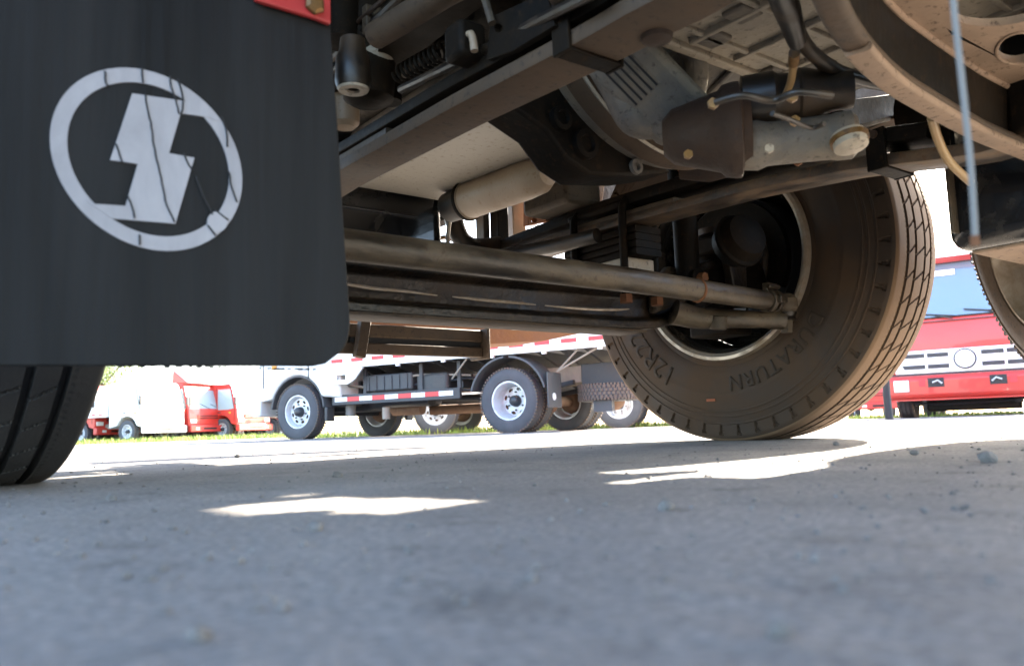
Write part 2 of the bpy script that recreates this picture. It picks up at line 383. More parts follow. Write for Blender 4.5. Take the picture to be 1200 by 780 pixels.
# ------------------------------------------------------------------ tyres
def tyre_mesh(name, R, W, rim, npitch=52, sub=20, deep=.012, flat=True):
    """axis = x, centre at 0; the sidewall at -x carries the mouldings; tread ribs are cut by grooves and sipes"""
    nA = npitch*sub
    prof = []
    S = [(.30, -.118), (.302, -.128), (.31, -.136), (.32, -.14), (.326, -.139), (.33, -.143), (.345, -.147), (.36, -.150), (.375, -.1515),
         (.39, -.152), (.40, -.152), (.405, -.1535), (.41, -.152), (.425, -.151), (.44, -.149), (.448, -.1475), (.4495, -.1495), (.453, -.1495), (.4545, -.147),
         (.462, -.1455), (.4635, -.1475), (.467, -.1475), (.4685, -.145), (.476, -.143), (.482, -.1415), (.4835, -.144), (.487, -.144), (.4885, -.140),
         (.492, -.1395), (.496, -.139), (.500, -.1385), (.504, -.138), (.508, -.1375), (.512, -.137), (.516, -.1365), (.519, -.136)]
    k = R/.54; kw = W/.304; kr = rim/.30
    for r, x in S:
        t = (r-.30)/.24
        prof.append((x*kw, rim + (R-rim)*t, 's'))
    nT = 96
    xs = np.linspace(-.132, .132, nT)
    for x in xs:
        crown = -.008*(abs(x)/.132)**2 - (.006*max(0, (abs(x)-.122)/.01)**2 if abs(x) > .122 else 0)
        prof.append((x*kw, R+crown, 't'))
    for r, x in reversed(S[::5]):
        t = (r-.30)/.24
        prof.append((-x*kw, rim + (R-rim)*t, 'o'))
    n = len(prof)
    x = np.array([p[0] for p in prof]); r = np.array([p[1] for p in prof]); typ = np.array([p[2] for p in prof])
    Rr = np.repeat(r[:, None], nA, 1); Xx = np.repeat(x[:, None], nA, 1)
    th = np.arange(nA)
    tx = x/kw
    for i in range(n):
        if typ[i] == 't':
            a = tx[i]
            zig = .0025*np.sign(np.sin(2*np.pi*th/sub))*0
            for gcen in (-.078, -.030, .030, .078):
                m = np.abs(a+zig-gcen) < .0058
                Rr[i, m] -= deep
            rib = None
            for lo, hi in ((-.072, -.036), (-.024, .024), (.036, .072)):
                if lo < a < hi: rib = (a-lo)/(hi-lo)
            if rib is not None:
                sh = int(round(rib*7)); m = ((th + sh) % sub) == 0
                Rr[i, m] -= deep*.6
            if .086 < abs(a) < .092:
                m = (th % 4) == 0; Rr[i, m] -= .002
        if typ[i] == 's' and .49 < .30+.24*(r[i]-rim)/(R-rim) < .517:
            rr_ = (.30+.24*(r[i]-rim)/(R-rim)-.49)/.027
            half = .8+1.7*rr_
            m = np.abs((th % sub)-sub/2) < half
            Xx[i, m] += .007
    ang = 2*np.pi*th/nA
    Yy = Rr*np.cos(ang)[None, :]; Zz = Rr*np.sin(ang)[None, :]
    if flat:   # contact patch
        lim = -(R-.008)
        mask = Zz < lim; Zz = np.where(mask, lim+(Zz-lim)*.08, Zz)
    vs = np.stack([Xx, Yy, Zz], -1).reshape(-1, 3)
    ii = np.arange(n*nA).reshape(n, nA); jj = np.roll(ii, -1, 1)
    q = np.stack([ii[:-1], jj[:-1], jj[1:], ii[1:]], -1).reshape(-1, 4)
    me = bpy.data.meshes.new(name); np_mesh(me, vs, q)
    me.materials.append(M['rubber']); me.materials.append(M['tread'])
    mi = np.zeros((n-1, nA), dtype=np.int32)
    for i in range(n-1):
        if typ[i] == 't' : mi[i, :] = 1
    gro = (Rr[:-1] < (r[:-1, None]-.003)) & (typ[:-1, None] == 't')
    mi[gro] = 0
    me.polygons.foreach_set('material_index', mi.ravel())
    smooth_mesh(me, 30)
    return me, prof

TYRE, TPROF = tyre_mesh('tyre', .565, .268, .30)
def sidewall_x(r):
    rs = [p[1] for p in TPROF if p[2] == 's']; xs = [p[0] for p in TPROF if p[2] == 's']
    return float(np.interp(r, rs, xs))

def arc_text(text, size, r_base, phi0, spacing=1.0):
    cu_ = bpy.data.curves.new('txt', 'FONT'); cu_.body = text; cu_.size = size; cu_.extrude = 0; cu_.resolution_u = 3; cu_.space_character = spacing
    cu_.offset = size*.012
    ob = bpy.data.objects.new('txt', cu_); COL.objects.link(ob)
    dg = bpy.context.evaluated_depsgraph_get(); me = bpy.data.meshes.new_from_object(ob.evaluated_get(dg))
    bpy.data.objects.remove(ob)
    bm = bmesh.new(); bm.from_mesh(me)
    bmesh.ops.subdivide_edges(bm, edges=[e for e in bm.edges if e.calc_length() > size*.35], cuts=2)
    ret = bmesh.ops.extrude_face_region(bm, geom=bm.faces[:])
    top = {v_ for v_ in ret['geom'] if isinstance(v_, bmesh.types.BMVert)}
    for v_ in bm.verts:
        r = r_base+v_.co.y; ph = phi0 + v_.co.x/(r_base+size*.35)
        x = sidewall_x(r) - (.0028 if v_ in top else -.001)
        v_.co = Vector((x, -r*math.sin(ph), r*math.cos(ph)))
    bmesh.ops.recalc_face_normals(bm, faces=bm.faces)
    bm.to_mesh(me); bm.free(); me.materials.clear(); me.materials.append(M['letters']); return me

# ------------------------------------------------------------------ the truck overhead
TL = Vector((1.155, 1.58, 0))
truck = empty('truck', TL)
tag(truck, 'dusty black heavy truck seen from beneath, front axle and engine overhead', 'truck')
NEG = -TL
def part(name, mb, mat_, bevel=0, label=None, smooth=35):
    return obj(name, mb, mat_, truck, NEG, bevel=bevel, label=label, smooth=smooth)
def sub(name, mb, mat_, par, bevel=0, label=None, smooth=35):
    return obj(name, mb, mat_, par, bevel=bevel, label=label, smooth=smooth)

def front_wheel(cx, flip, label, yaw=0.0):
    rim = MB()
    # inner barrel of the rim, seen from the truck's centre line
    rim.lathe([(-.124, .312), (-.136, .308), (-.136, .298), (-.128, .290), (-.112, .288), (-.10, .276), (-.07, .268), (-.02, .258), (.04, .262), (.09, .262), (.12, .285), (.136, .298), (.136, .31), (.128, .312)], seg=96)
    rim.lathe([(.04, .262), (.075, .24), (.10, .20), (.11, .14), (.115, .0)], seg=64)
    wl = obj('wheel', rim, M['chrome'], truck, Vector((cx, 1.58 if flip else 1.625, .557))+NEG, rot=(0, 0, math.pi+yaw if flip else yaw), label=label)
    obj('rim_lip', MB().lathe([(-.120, .3135), (-.138, .309), (-.1385, .299), (-.130, .2885), (-.118, .2870)], seg=96), M['rimlip'], wl)
    t = obj('tyre', TYRE, None, wl)
    return wl

wr = front_wheel(2.18, False, 'far front wheel with brown dusty sidewall', math.radians(3))
obj('sidewall_lettering', arc_text('12R22.5', .088, .375, math.radians(209), 1.05), None, wr)
obj('sidewall_lettering', arc_text('DURATURN', .064, .362, math.radians(122), 1.12), None, wr)
obj('chalk_mark', MB().box((-.1345, .055, -.43), (.002, .032, .008)), M['pinkmark'], wr)
drum = MB().lathe([(-.05, 0), (-.05, .115), (-.035, .12), (-.035, .196), (-.045, .212), (-.03, .214), (.06, .214), (.07, .20)], seg=64)
for j in range(9):
    a = j*math.pi*2/9+.3
    drum.lathe([(-.05, .012), (-.062, .012), (-.062, 0)], c=(0, .157*math.cos(a), .157*math.sin(a)), seg=6)
obj('brake_drum', drum, M['hub'], wr)
bs = MB().lathe([(-.036, .10), (-.062, .10), (-.064, .16), (-.062, .20), (-.036, .2)], seg=40, a0=math.radians(-50), a1=math.radians(120))
obj('dust_shield', bs, M['blackpaint'], wr)
br = MB().tube([(-.07, -.10, .10), (-.07, -.13, 0), (-.07, -.10, -.12)], .012, 10, smooth=4)
obj('brake_hose', br, M['hose'], wr)
wl = front_wheel(.088, True, 'near front wheel, its dark tread facing the viewer', math.radians(3.5))
for ch in wl.children:
    if ch.name.startswith('tyre'):
        m2 = TYRE.copy(); m2.materials.clear(); m2.materials.append(M['rubber_clean']); m2.materials.append(M['rubber_clean']); ch.data = m2

# knuckle, king pin, arms
kn = MB()
kn.tube([(1.985, 1.58, .31), (1.975, 1.58, .62)], [.05, .055, .05], 20)
kn.tube([(1.975, 1.58, .47), (2.12, 1.58, .5)], [.075, .09], 20)
kn.box((1.97, 1.56, .335), (.12, .14, .05)); kn.box((1.97, 1.56, .58), (.12, .14, .05))
knuckle = part('steering_knuckle', kn, M['blackpaint'], bevel=.008)
sub('king_pin_cap', MB().tube([(1.985, 1.58, .625), (1.985, 1.58, .645)], .042, 20), M['brownrust'], knuckle)
arm = MB().tube([(1.70, 1.50, .362), (1.76, 1.47, .345), (1.84, 1.43, .342), (1.93, 1.385, .338), (1.985, 1.355, .336)], [.036, .03, .026, .023, .028], 18, smooth=4)
arm_o = part('steering_arm', arm, M['tierod'])
sub('arm_boss', MB().tube([(1.80, 1.43, .348), (1.80, 1.435, .31)], .024, 18), M['dustpaint'], arm_o, bevel=.004)
sub('bolt', MB().tube([(1.995, 1.352, .30), (1.995, 1.352, .345)], [.016, .02], 6), M['dustpaint'], arm_o)
# brake chamber and slack adjuster inboard of the wheel
ch = MB().lathe([(0, .03), (.01, .062), (.04, .07), (.045, .078), (.055, .078), (.06, .07), (.09, .06), (.10, .03), (.10, 0)], c=(1.86, 1.43, .54), axis=(-.2, -.9, .25), seg=32)
part('brake_chamber', ch, M['blackpaint'])
part('slack_adjuster', MB().prism([(1.93, 1.47, .44), (1.99, 1.47, .44), (2.0, 1.47, .60), (1.95, 1.47, .62), (1.91, 1.47, .55)], (0, .03, 0)), M['beam'], bevel=.005)

# tie rod
TR0 = Vector((.30, 1.35, .407)); TR1 = Vector((1.93, 1.35, .386))
tr = MB().tube([TR0, (1.4, 1.35, .399), TR1], [.0305, .0295, .026], 32)
tr_o = part('tie_rod', tr, M['tierod'])
cl = MB(); 
for xx, rr in ((1.915, .033), (1.945, .031)): cl.tube([(xx-.008, 1.35, .386), (xx+.008, 1.35, .386)], rr, 20)
cl.box((1.93, 1.35, .42), (.05, .016, .03)); cl.box((1.93, 1.322, .386), (.03, .03, .02))
cl.tube([(1.905, 1.34, .425), (1.955, 1.34, .425)], .007, 8)
sub('clamp', cl, M['tierod'], tr_o, bevel=.002)
bj = MB().tube([(1.995, 1.35, .41), (1.995, 1.35, .395), (1.995, 1.35, .37), (1.995, 1.35, .355)], [.02, .033, .035, .024], 20)
bj.tube([(1.93, 1.35, .386), (2.0, 1.35, .384)], .022, 16)
sub('ball_joint', bj, M['dustpaint'], tr_o, bevel=.003)
sub('joint_boot', MB().tube([(1.995, 1.35, .357), (1.995, 1.35, .345), (1.995, 1.35, .335)], [.03, .024, .028], 16), M['hose'], tr_o)
weld = MB()
sub('weld_ring', MB().lathe([(-.002, .027), (0, .0305), (.004, .0315), (.007, .0295), (.009, .0265)], c=(1.62, 1.35, .3925), axis=(1, 0, -.02), seg=32), M['rust'], tr_o)

# axle: forged I beam
I = [(-.05, -.05), (.05, -.05), (.05, -.032), (.018, -.022), (.014, 0), (.018, .022), (.05, .032), (.05, .05), (-.05, .05), (-.05, .032), (-.018, .022), (-.014, 0), (-.018, -.022), (-.05, -.032)]
pth = spline([(.25, 1.58, .50), (.36, 1.58, .42), (.50, 1.58, .365), (.75, 1.58, .36), (1.2, 1.58, .36), (1.55, 1.58, .362), (1.68, 1.58, .372), (1.78, 1.58, .405), (1.86, 1.58, .44), (1.95, 1.58, .47)], 5)
ax = MB().sweep([p+Vector((0, 0, .012)) for p in pth], I, scales=[(1, 1.22)]*len(pth))
axle = part('axle_beam', ax, M['beam'], bevel=.004)
fl = MB().sweep([(x_, 1.58, .3095+random.uniform(-.0006, .0006)) for x_ in np.linspace(.52, 1.62, 30)], rrect(.102, .006, .002, 2))
sub('lower_flange', fl, M['underside'], axle)
gl = MB()
for seg_ in (((.66, .405), (.72, .398), (.80, .392), (.88, .391), (.96, .388)), ((1.0, .388), (1.08, .386), (1.17, .386), (1.24, .385)), ((1.27, .385), (1.36, .384), (1.45, .386), (1.52, .39), (1.56, .394))):
    gl.tube([(x_, 1.5325+random.uniform(-.001, .001), z_-.028) for x_, z_ in seg_], [.0015, .004, .0045, .0035, .0015], 8, smooth=5)
sub('grease_run', gl, M['rimlip'], axle)

# leaf springs with pack, clips and U-bolts
def zu(y): return float(np.interp(y, [.2, .45, .62, .70, .85, 1.1, 1.58, 2.0, 2.35, 2.6], [.525, .535, .53, .543, .568, .588, .60, .59, .57, .56]))
def zs(cx, y):
    return zu(y) + (float(np.interp(y, [.3, .55, .66, .75, .85, 1.1], [.015, .04, .035, .02, .008, 0])) if cx < 1 else 0)
def leaf_spring(cx, dz, lab):
    r = None
    ys = np.linspace(.30 if cx < 1 else .52, 2.55, 48)
    lower = MB().sweep([(cx, y, zs(cx, y)+dz+.012) for y in ys], rrect(.09, .024, .004, 2))
    o = part('leaf_spring', lower, M['springsteel'] if cx > 1 else M['underside'], label=lab)
    up = MB().sweep([(cx, y, zs(cx, y)+dz+(.044 if cx < 1 else .060)+.006*math.cos((y-1.5)*2)) for y in ys[4:-4]], rrect(.09, .022 if cx < 1 else .030, .004, 2))
    sub('leaf', up, M['blackpaint'], o)
    for k in range(0):
        L_ = .40-.1*k
        sub('leaf', MB().sweep([(cx, 1.58+t, zs(cx, 1.58+t)+dz+.066+.014*k) for t in np.linspace(-L_, L_, 10)], rrect(.09, .012, .003, 2)), M['blackpaint'], o)
    sub('leaf', MB().sweep([(cx, 1.58+t, zs(cx, 1.58+t)+dz+.0265) for t in np.linspace(-.27, .27, 10)], rrect(.088, .016, .003, 2)), M['dustpaint'], o)
    if cx < 1: return o
    for k in range(4):
        L_ = .14
        sub('leaf', MB().sweep([(cx, 1.58+t, .502+.0195*k) for t in np.linspace(-L_, L_, 6)], rrect(.094, .018, .004, 2)), M['blackpaint'], o)
    sub('spring_seat', MB().bx(cx-.055, cx+.05, 1.47, 1.69, .411, .491), M['alu'], o, bevel=.005)
    for yy in (1.475, 1.665):
        ub = MB().tube([(cx-.057, yy, .385), (cx-.057, yy, .60+dz), (cx-.05, yy, .65+dz), (cx-.02, yy, .675+dz), (cx+.02, yy, .675+dz), (cx+.05, yy, .65+dz), (cx+.057, yy, .60+dz), (cx+.057, yy, .385)], .0105, 12, smooth=3)
        u = sub('u_bolt', ub, M['blackpaint'], o)
        for sx in (-.057, .057): sub('nut', MB().tube([(cx+sx, yy, .37), (cx+sx, yy, .392)], .018, 6), M['rust'], o)
    sub('clamp_plate', MB().bx(cx-.05, cx+.05, 1.46, 1.70, .645+dz, .666+dz), M['blackpaint'], o, bevel=.008)
    return o
lsL = leaf_spring(.76, 0, 'near leaf spring with light underside, dust and bounced light in its colour')
lsR = leaf_spring(1.55, -.018, 'far leaf spring above the tie rod')
def clip(cx, y, par, w_=.034, dz=0, m_='blackpaint'):
    z = zs(cx, y)+dz
    c = MB()
    c.bx(cx-.053, cx-.0462, y-w_/2, y+w_/2, z-.008, z+.074); c.bx(cx+.0462, cx+.053, y-w_/2, y+w_/2, z-.008, z+.074)
    c.bx(cx-.0462, cx+.0462, y-w_/2+.001, y+w_/2-.001, z-.007, z-.001)
    s_ = sub('spring_clip', c, M[m_], par, bevel=.002)
    sub('bolt', MB().tube([(cx-.058, y, z+.062), (cx+.058, y, z+.062)], .008, 10), M['brownrust'], par)
clip(.76, .80, lsL); clip(1.55, .79, lsR, .04, -.018)
sub('rivet', MB().lathe([(0, .022), (-.006, .02), (-.010, .01), (-.011, 0)], c=(.79, .70, zs(.76, .7)), axis=(0, 0, 1), seg=20), M['brownrust'], lsL)
# rear spring eyes and shackle brackets
for cx, par, ye in ((1.55, lsR, .50), (.76, lsL, .28)):
    sub('spring_eye', MB().tube([(cx-.05, ye, .55), (cx+.05, ye, .55)], .034, 20), M['dustpaint'], par)
    hb = MB().bx(cx-.075, cx-.055, ye-.05, ye+.05, .52, .9); hb.bx(cx+.055, cx+.075, ye-.05, ye+.05, .52, .9)
    part('spring_hanger', hb, M['blackpaint'], bevel=.01)

# shock absorber between spring and wheel
sh = MB().tube([(1.755, 1.49, .455), (1.755, 1.49, .64)], .034, 24); sh.tube([(1.755, 1.49, .63), (1.755, 1.49, .95)], .041, 24)
sh.tube([(1.755, 1.45, .452), (1.755, 1.53, .452)], .028, 20)
sho = part('shock_absorber', sh, M['blackpaint'])
sub('bolt', MB().tube([(1.755, 1.43, .452), (1.755, 1.45, .452)], .014, 6), M['rust'], sho)
part('shock_bracket', MB().prism([(1.66, 1.53, .36), (1.79, 1.53, .40), (1.80, 1.53, .49), (1.73, 1.53, .5), (1.66, 1.53, .44)], (0, .03, 0)), M['dustpaint'], bevel=.008)

# frame rails and cross members
for cx, s in ((.73, 1), (1.58, -1)):
    C = [(0, 0), (.07*s, 0), (.07*s, .008), (.008*s, .008), (.008*s, .232), (.07*s, .232), (.07*s, .24), (0, .24)]
    pr_ = MB().prism([(cx+a, -2.5, .80+b_) for a, b_ in C], (0, 5.1, 0))
    rail = part('frame_rail', pr_, M['blackpaint'])
    if cx < 1:
        for y in np.arange(.55, 2.3, .17):
            sub('rivet', MB().lathe([(0, .016), (.008, .013), (.011, .005), (.0115, 0)], c=(cx+.0005, y, .87), axis=(-1, 0, 0), seg=12), M['dustpaint'], rail)
part('cross_member', MB().bx(.74, 1.57, 1.74, 1.86, .95, 1.03), M['blackpaint'], bevel=.01)

# body overhead
part('cab_floor', MB().bx(-.08, 2.40, .25, 2.95, 1.22, 1.26), M['shadowblack'], bevel=.02)
part('streak_blocker', MB().bx(2.30, 2.385, .30, 1.01, 1.0, 1.215), M['shadowblack'], bevel=.01)  # unseen block added to trim the sun streak on the ground
part('cargo_floor', MB().bx(-.08, 2.40, -6.5, .23, 1.30, 1.36), M['shadowblack'], bevel=.02)
part('cargo_body', MB().bx(-.07, 2.39, -6.4, .1, 1.37, 3.2), M['redpaint'], bevel=.03)
part('cab', MB().prism([(-.06, .35, 1.27), (-.06, 2.85, 1.27), (-.06, 2.7, 2.0), (-.06, 2.45, 2.9), (-.06, .35, 2.95)], (2.43, 0, 0)), M['redpaint'], bevel=.05)
# wheel arch over the far wheel
arch = MB(); n_ = 26
pa = [(2.06, 1.58+.66*math.cos(t), .56+.66*math.sin(t)) for t in np.linspace(math.radians(42), math.radians(125), n_)]
pb = [(2.36, p[1], p[2]) for p in pa]
pc = [(2.06, 1.58+.668*math.cos(t), .56+.668*math.sin(t)) for t in np.linspace(math.radians(42), math.radians(125), n_)]; pd = [(2.36, p[1], p[2]) for p in pc]
vs_ = pa+pb+pc+pd; fs_ = []
for i in range(n_-1):
    fs_ += [(i, i+1, n_+i+1, n_+i), (2*n_+i, 3*n_+i, 3*n_+i+1, 2*n_+i+1), (i, 2*n_+i, 2*n_+i+1, i+1), (n_+i, n_+i+1, 3*n_+i+1, 3*n_+i)]
arch.add(vs_, fs_); part('wheel_arch', arch, M['brownrust'])

# oil sump: shallow tail and deep bowl
part('oil_sump', MB().prism([(.93, 1.93, .70), (1.24, 1.93, .70), (1.27, 1.45, .70), (1.31, 1.12, .70), (1.26, .98, .70), (1.06, 1.02, .70), (.94, 1.3, .70)], (0, 0, .16)), M['sump_bounce'], bevel=.03)
bowl = part('sump_bowl', MB().bx(.86, 1.25, 1.935, 2.30, .50, .85), M['sumpdark'], bevel=.045)
bowl.modifiers['bevel'].segments = 5
em = MB().sweep([(.90, 1.932, .655), (1.15, 1.932, .655)], rrect(.012, .01, .004)); sub('pressed_rib', em, M['sumpdark'], bowl)
sub('drain_plug', MB().tube([(1.05, 2.1, .502), (1.05, 2.1, .485)], .018, 6), M['brass'], bowl)
sub('rim_bead', MB().sweep([(1.262, 1.95, .52), (1.262, 1.95, .62), (1.262, 1.93, .69), (1.27, 1.7, .71)], rrect(.012, .012, .005)), M['rimlip'], bowl)
eng = MB().bx(.90, 1.42, 1.25, 2.6, .86, 1.12); part('engine_block', eng, M['castgrey'], bevel=.02)

# oil filter
f0 = at(547, 236, z=.66); f1 = at(640, 203, z=.66)
fd = (f1-f0).normalized(); fl_ = (f1-f0).length
fo = part('oil_filter', MB().lathe([(-.0, 0), (0, .048), (.004, .051), (.012, .051), (.014, .048), (fl_*.75, .048), (fl_*.93, .044), (fl_*1.02, .03), (fl_*1.05, 0)], c=f0, axis=fd, seg=40), M['creampaint'])
sub('filter_seam', MB().lathe([(.0, .0495), (.0, .0535), (.009, .0535), (.011, .0485)], c=f0, axis=fd, seg=40), M['blackpaint'], fo)
sub('filter_head', MB().lathe([(0, 0), (0, .04), (.07, .042), (.07, 0)], c=f0-fd*.075, axis=fd, seg=24), M['hose'], fo)

# hoses, brackets and panels between the springs, further forward
part('radiator_hose', MB().tube([at(527, 240, y=2.05), at(533, 262, y=2.05), at(542, 282, y=2.05), at(560, 290, y=2.05), at(585, 287, y=2.05)], .028, 18, smooth=6), M['hose'])
for a_, b_, c_, y_, m_ in ((566, 575, 288, 2.3, 'dustpaint'), (583, 597, 290, 2.25, 'blackpaint'), (600, 617, 280, 2.35, 'creampaint')):
    p0 = at(a_, 238 if m_ != 'creampaint' else 226, y=y_); p1 = at(b_, c_, y=y_)
    part('support_bracket', MB().bx(p0.x, p1.x, y_, y_+.05, p1.z, p0.z+.1), M[m_], bevel=.003)
part('wiring_loom', MB().tube([at(512, 258, y=2.1), at(530, 250, y=2.1), at(548, 243, y=2.1), at(566, 236, y=2.1)], .010, 10, smooth=4), M['hose'])
part('wiring_loom', MB().tube([at(508, 250, y=2.12), at(528, 240, y=2.12), at(548, 232, y=2.12)], .008, 10, smooth=4), M['hose'])
part('wiring_loom', MB().tube([at(508, 282, y=2.4), at(520, 278, y=2.4), at(531, 281, y=2.4)], .008, 10, smooth=4), M['brass'])
# steering link running forward behind the far spring
part('drag_link', MB().tube([at(575, 302, x=1.38), at(620, 294, x=1.40), at(660, 286, x=1.42), at(700, 276, x=1.44)], .020, 16, smooth=3), M['hose'])
def plate(name, pts, y_, th, m_, bevel=.003, holes=()):
    P = [at(a_, b_, y=y_) for a_, b_ in pts]
    H = [[at(cx_+r_*math.cos(t), cy_+r_*math.sin(t), y=y_) for t in np.linspace(0, 2*math.pi, 14)[:-1]] for cx_, cy_, r_ in holes]
    return part(name, MB().prism(P, (0, th, 0), H), M[m_], bevel=bevel)
plate('inner_panel', [(640, 190), (659, 175), (661, 247), (640, 247)], 2.2, .02, 'dustpaint')
plate('inner_panel', [(660, 188), (712, 193), (703, 258), (657, 247)], 2.16, .015, 'plate')
plate('inner_panel', [(712, 190), (800, 170), (800, 235), (703, 262), (696, 262)], 2.20, .02, 'brownrust')
plate('rusted_bracket', [(619, 236), (650, 228), (694, 245), (694, 266), (650, 258), (619, 264)], 2.28, .03, 'rust', holes=((622+4, 258, 3), (646, 253, 3.4), (669, 257, 3.6)))
plate('rusted_bracket', [(619, 222), (638, 206), (640, 232), (619, 238)], 2.3, .03, 'rust')
part('red_bar', MB().tube([at(648, 287, y=2.7), at(676, 271, y=2.7)], .012, 8), M['redpaint'])
gr = MB()
for t in range(7):
    gr.tube([at(618+9*t, 262, y=2.9), at(618+9*t, 290, y=2.9)], .004, 6)
for t in range(6):
    gr.tube([at(616, 264+5*t, y=2.9), at(680, 263+5*t, y=2.9)], .0035, 6)
part('step_grating', gr, M['mesh'])
part('spring_pad', MB().box((1.50, 1.72, .70), (.13, .2, .07)), M['dustpaint'], bevel=.015)

# bumper beam and step below, at the nose
YB = 2.35
p0 = at(405, 378, y=YB); p1 = at(566, 418, y=YB)
zt, zb = p0.z+.0, p1.z-.002
bb = MB().bx(p0.x-.1, p1.x, YB, YB+.02, zt-.042, zt); bb.bx(p0.x-.1, p1.x, YB+.0, YB+.02, zb, zb+.036); bb.bx(p0.x-.1, p1.x, YB+.021, YB+.04, zb+.003, zt-.003)
part('underrun_beam', bb, M['underside'], bevel=.004)
part('beam_slot', MB().bx(p0.x+.02, p1.x-.002, YB+.012, YB+.0205, zb+.036, zt-.042), M['shadowblack'])
part('end_plate', MB().bx(p1.x, p1.x+.012, YB-.03, YB+.08, zb-.006, zt+.004), M['underside'], bevel=.002)
e0 = at(424, 385, y=YB-.02)
part('beam_bracket', MB().box((e0.x, YB-.02, (zt+zb)/2), (.035, .03, zt-zb+.03), rot=Matrix.Rotation(.18, 3, 'Y')), M['underside'], bevel=.003)
bp_ = MB().prism([at(a_, b_, y=2.75) for a_, b_ in ((400, 372), (690, 372), (692, 388), (640, 399), (560, 404), (400, 400))], (0, .25, 0))
part('bumper_skirt', bp_, M['rust'], bevel=.01)
q0 = at(650, 378, y=2.5); part('tow_bar', MB().tube([at(600, 380, y=2.5), at(700, 382, y=2.5)], .022, 14), M['alu'])
for a_ in (660, 690): part('tow_eye', MB().tube([at(a_, 383, y=2.48), at(a_, 389, y=2.48)], [.02, .012], 12), M['dustpaint'])
c0 = at(424, 362, y=1.75); part('copper_cap', MB().lathe([(0, .045), (-.012, .042), (-.024, .028), (-.028, 0)], c=c0, axis=(0, 0, 1), seg=28), M['rust'])

# clutch housing with flange ring, louvred cover and crossmember
HC = Vector((1.235, 1.06, .93)); HR = .345
hs = part('clutch_housing', MB().lathe([(.06, HR), (0, HR), (0, HR-.018), (-.02, HR-.035), (-.10, HR-.07), (-.20, HR-.13), (-.27, HR-.16), (-.27, 0)], c=HC, axis=(0, 1, 0), seg=80), M['castgrey'])
sub('housing_flange', MB().lathe([(-.012, HR-.02), (-.014, HR+.004), (.0, HR+.010), (.03, HR+.010), (.03, HR-.01)], c=HC, axis=(0, 1, 0), seg=96), M['underside'], hs)
for k in range(14):
    a = math.radians(112+k*19)
    p = HC+Vector((math.sin(a)*(HR-.012), -.02, math.cos(a)*(HR-.012)))
    sub('bolt', MB().tube([p, p+Vector((0, -.010, 0))], .009, 6), M['brass'], hs)
# louvred inspection cover, set on the left flank of the housing
c0 = at(752, 96, y=.92); rad = (c0-HC); 
nv = (CAM-c0).normalized(); nv = (nv + Vector((-.4, 0, -.5))).normalized()
e1_ = Vector((-.55, 1, 0)); e1_ = (at(775, 130, y=.90)-at(728, 65, y=.95)).normalized(); e1_ = (e1_-nv*e1_.dot(nv)).normalized(); e2_ = nv.cross(e1_)
Rm = Matrix((e1_, e2_, nv)).transposed()
cvp = part('inspection_cover', MB().box(c0-nv*.012, (.22, .12, .03), rot=Rm), M['castgrey'], bevel=.02)
for k in range(5):
    cpt = c0 + e2_*(-.032+.012*k)*1 - e1_*(.022)+nv*.0035
    sub('louvre', MB().box(cpt, (.088, .0035, .003), rot=Rm), M['crack'], cvp)
    sub('louvre_lip', MB().box(cpt+e2_*.004, (.09, .003, .006), rot=Rm), M['castgrey'], cvp, bevel=.001)
# flowing duct next to the ring
part('housing_duct', MB().tube([at(700, 70, y=.98), at(722, 105, y=.98), at(742, 140, y=.97), at(768, 145, y=.95), at(790, 130, y=.92)], [.024, .027, .028, .026, .024], 20, smooth=5), M['castgrey'])
part('housing_duct', MB().tube([at(800, 40, y=.9), at(815, 75, y=.9), at(812, 110, y=.92), at(790, 135, y=.93)], [.02, .022, .022, .02], 20, smooth=5), M['castgrey'])
crs = plate('engine_cross_member', [(598, 122), (640, 92), (672, 92), (700, 146), (738, 180), (790, 200), (745, 206), (690, 204), (664, 186), (640, 152)], 1.12, .09, 'blackpaint', bevel=.008)
for (a_, b_, r_) in ((655, 140, .024), (684, 170, .030)):
    p = at(a_, b_, y=1.119)
    sub('boss', MB().lathe([(0, r_), (-.012, r_*.95), (-.014, r_*.6), (-.006, r_*.5), (-.006, 0)], c=p, axis=(0, 1, 0), seg=24), M['blackpaint'], crs)
p = at(744, 196, y=1.115); sub('boss', MB().lathe([(0, .016), (-.008, .015), (-.008, .008), (0, .007), (0, 0)], c=p, axis=(0, 1, 0), seg=20), M['castgrey'], crs)

# ribbed gearbox pan
GZ = .70
gx0, gx1, gy0, gy1 = .86, 1.47, .12, .885
pan = part('gearbox_pan', MB().bx(gx0, gx1, gy0, gy1, GZ, GZ+.2), M['alu'], bevel=.012)
for k, xx in enumerate(np.linspace(gx0+.07, gx1-.07, 5)):
    sub('rib', MB().bx(xx-.005, xx+.005, gy0+.01, gy1-.03, GZ-.010, GZ+.004), M['alu'], pan, bevel=.002)
for k, yy in enumerate(np.linspace(gy0+.05, gy1-.06, 7)):
    sub('rib', MB().bx(gx0+.02, gx1-.02, yy-.005, yy+.005, GZ-.008, GZ+.003), M['alu'], pan, bevel=.002)
sub('pan_flange', MB().sweep([(gx0+.0, gy1-.01, GZ-.004), (gx1-.01, gy1-.01, GZ-.004), (gx1-.01, gy0, GZ-.004)], rrect(.022, .016, .005)), M['alu'], pan)
for (a_, b_) in ((835, 45), (785, 25), (905, 85), (960, 75), (870, 15)):
    p = at(a_, b_, z=GZ-.002)
    sub('raised_pad', MB().box(p, (.05, .045, .012)), M['castgrey'], pan, bevel=.004)

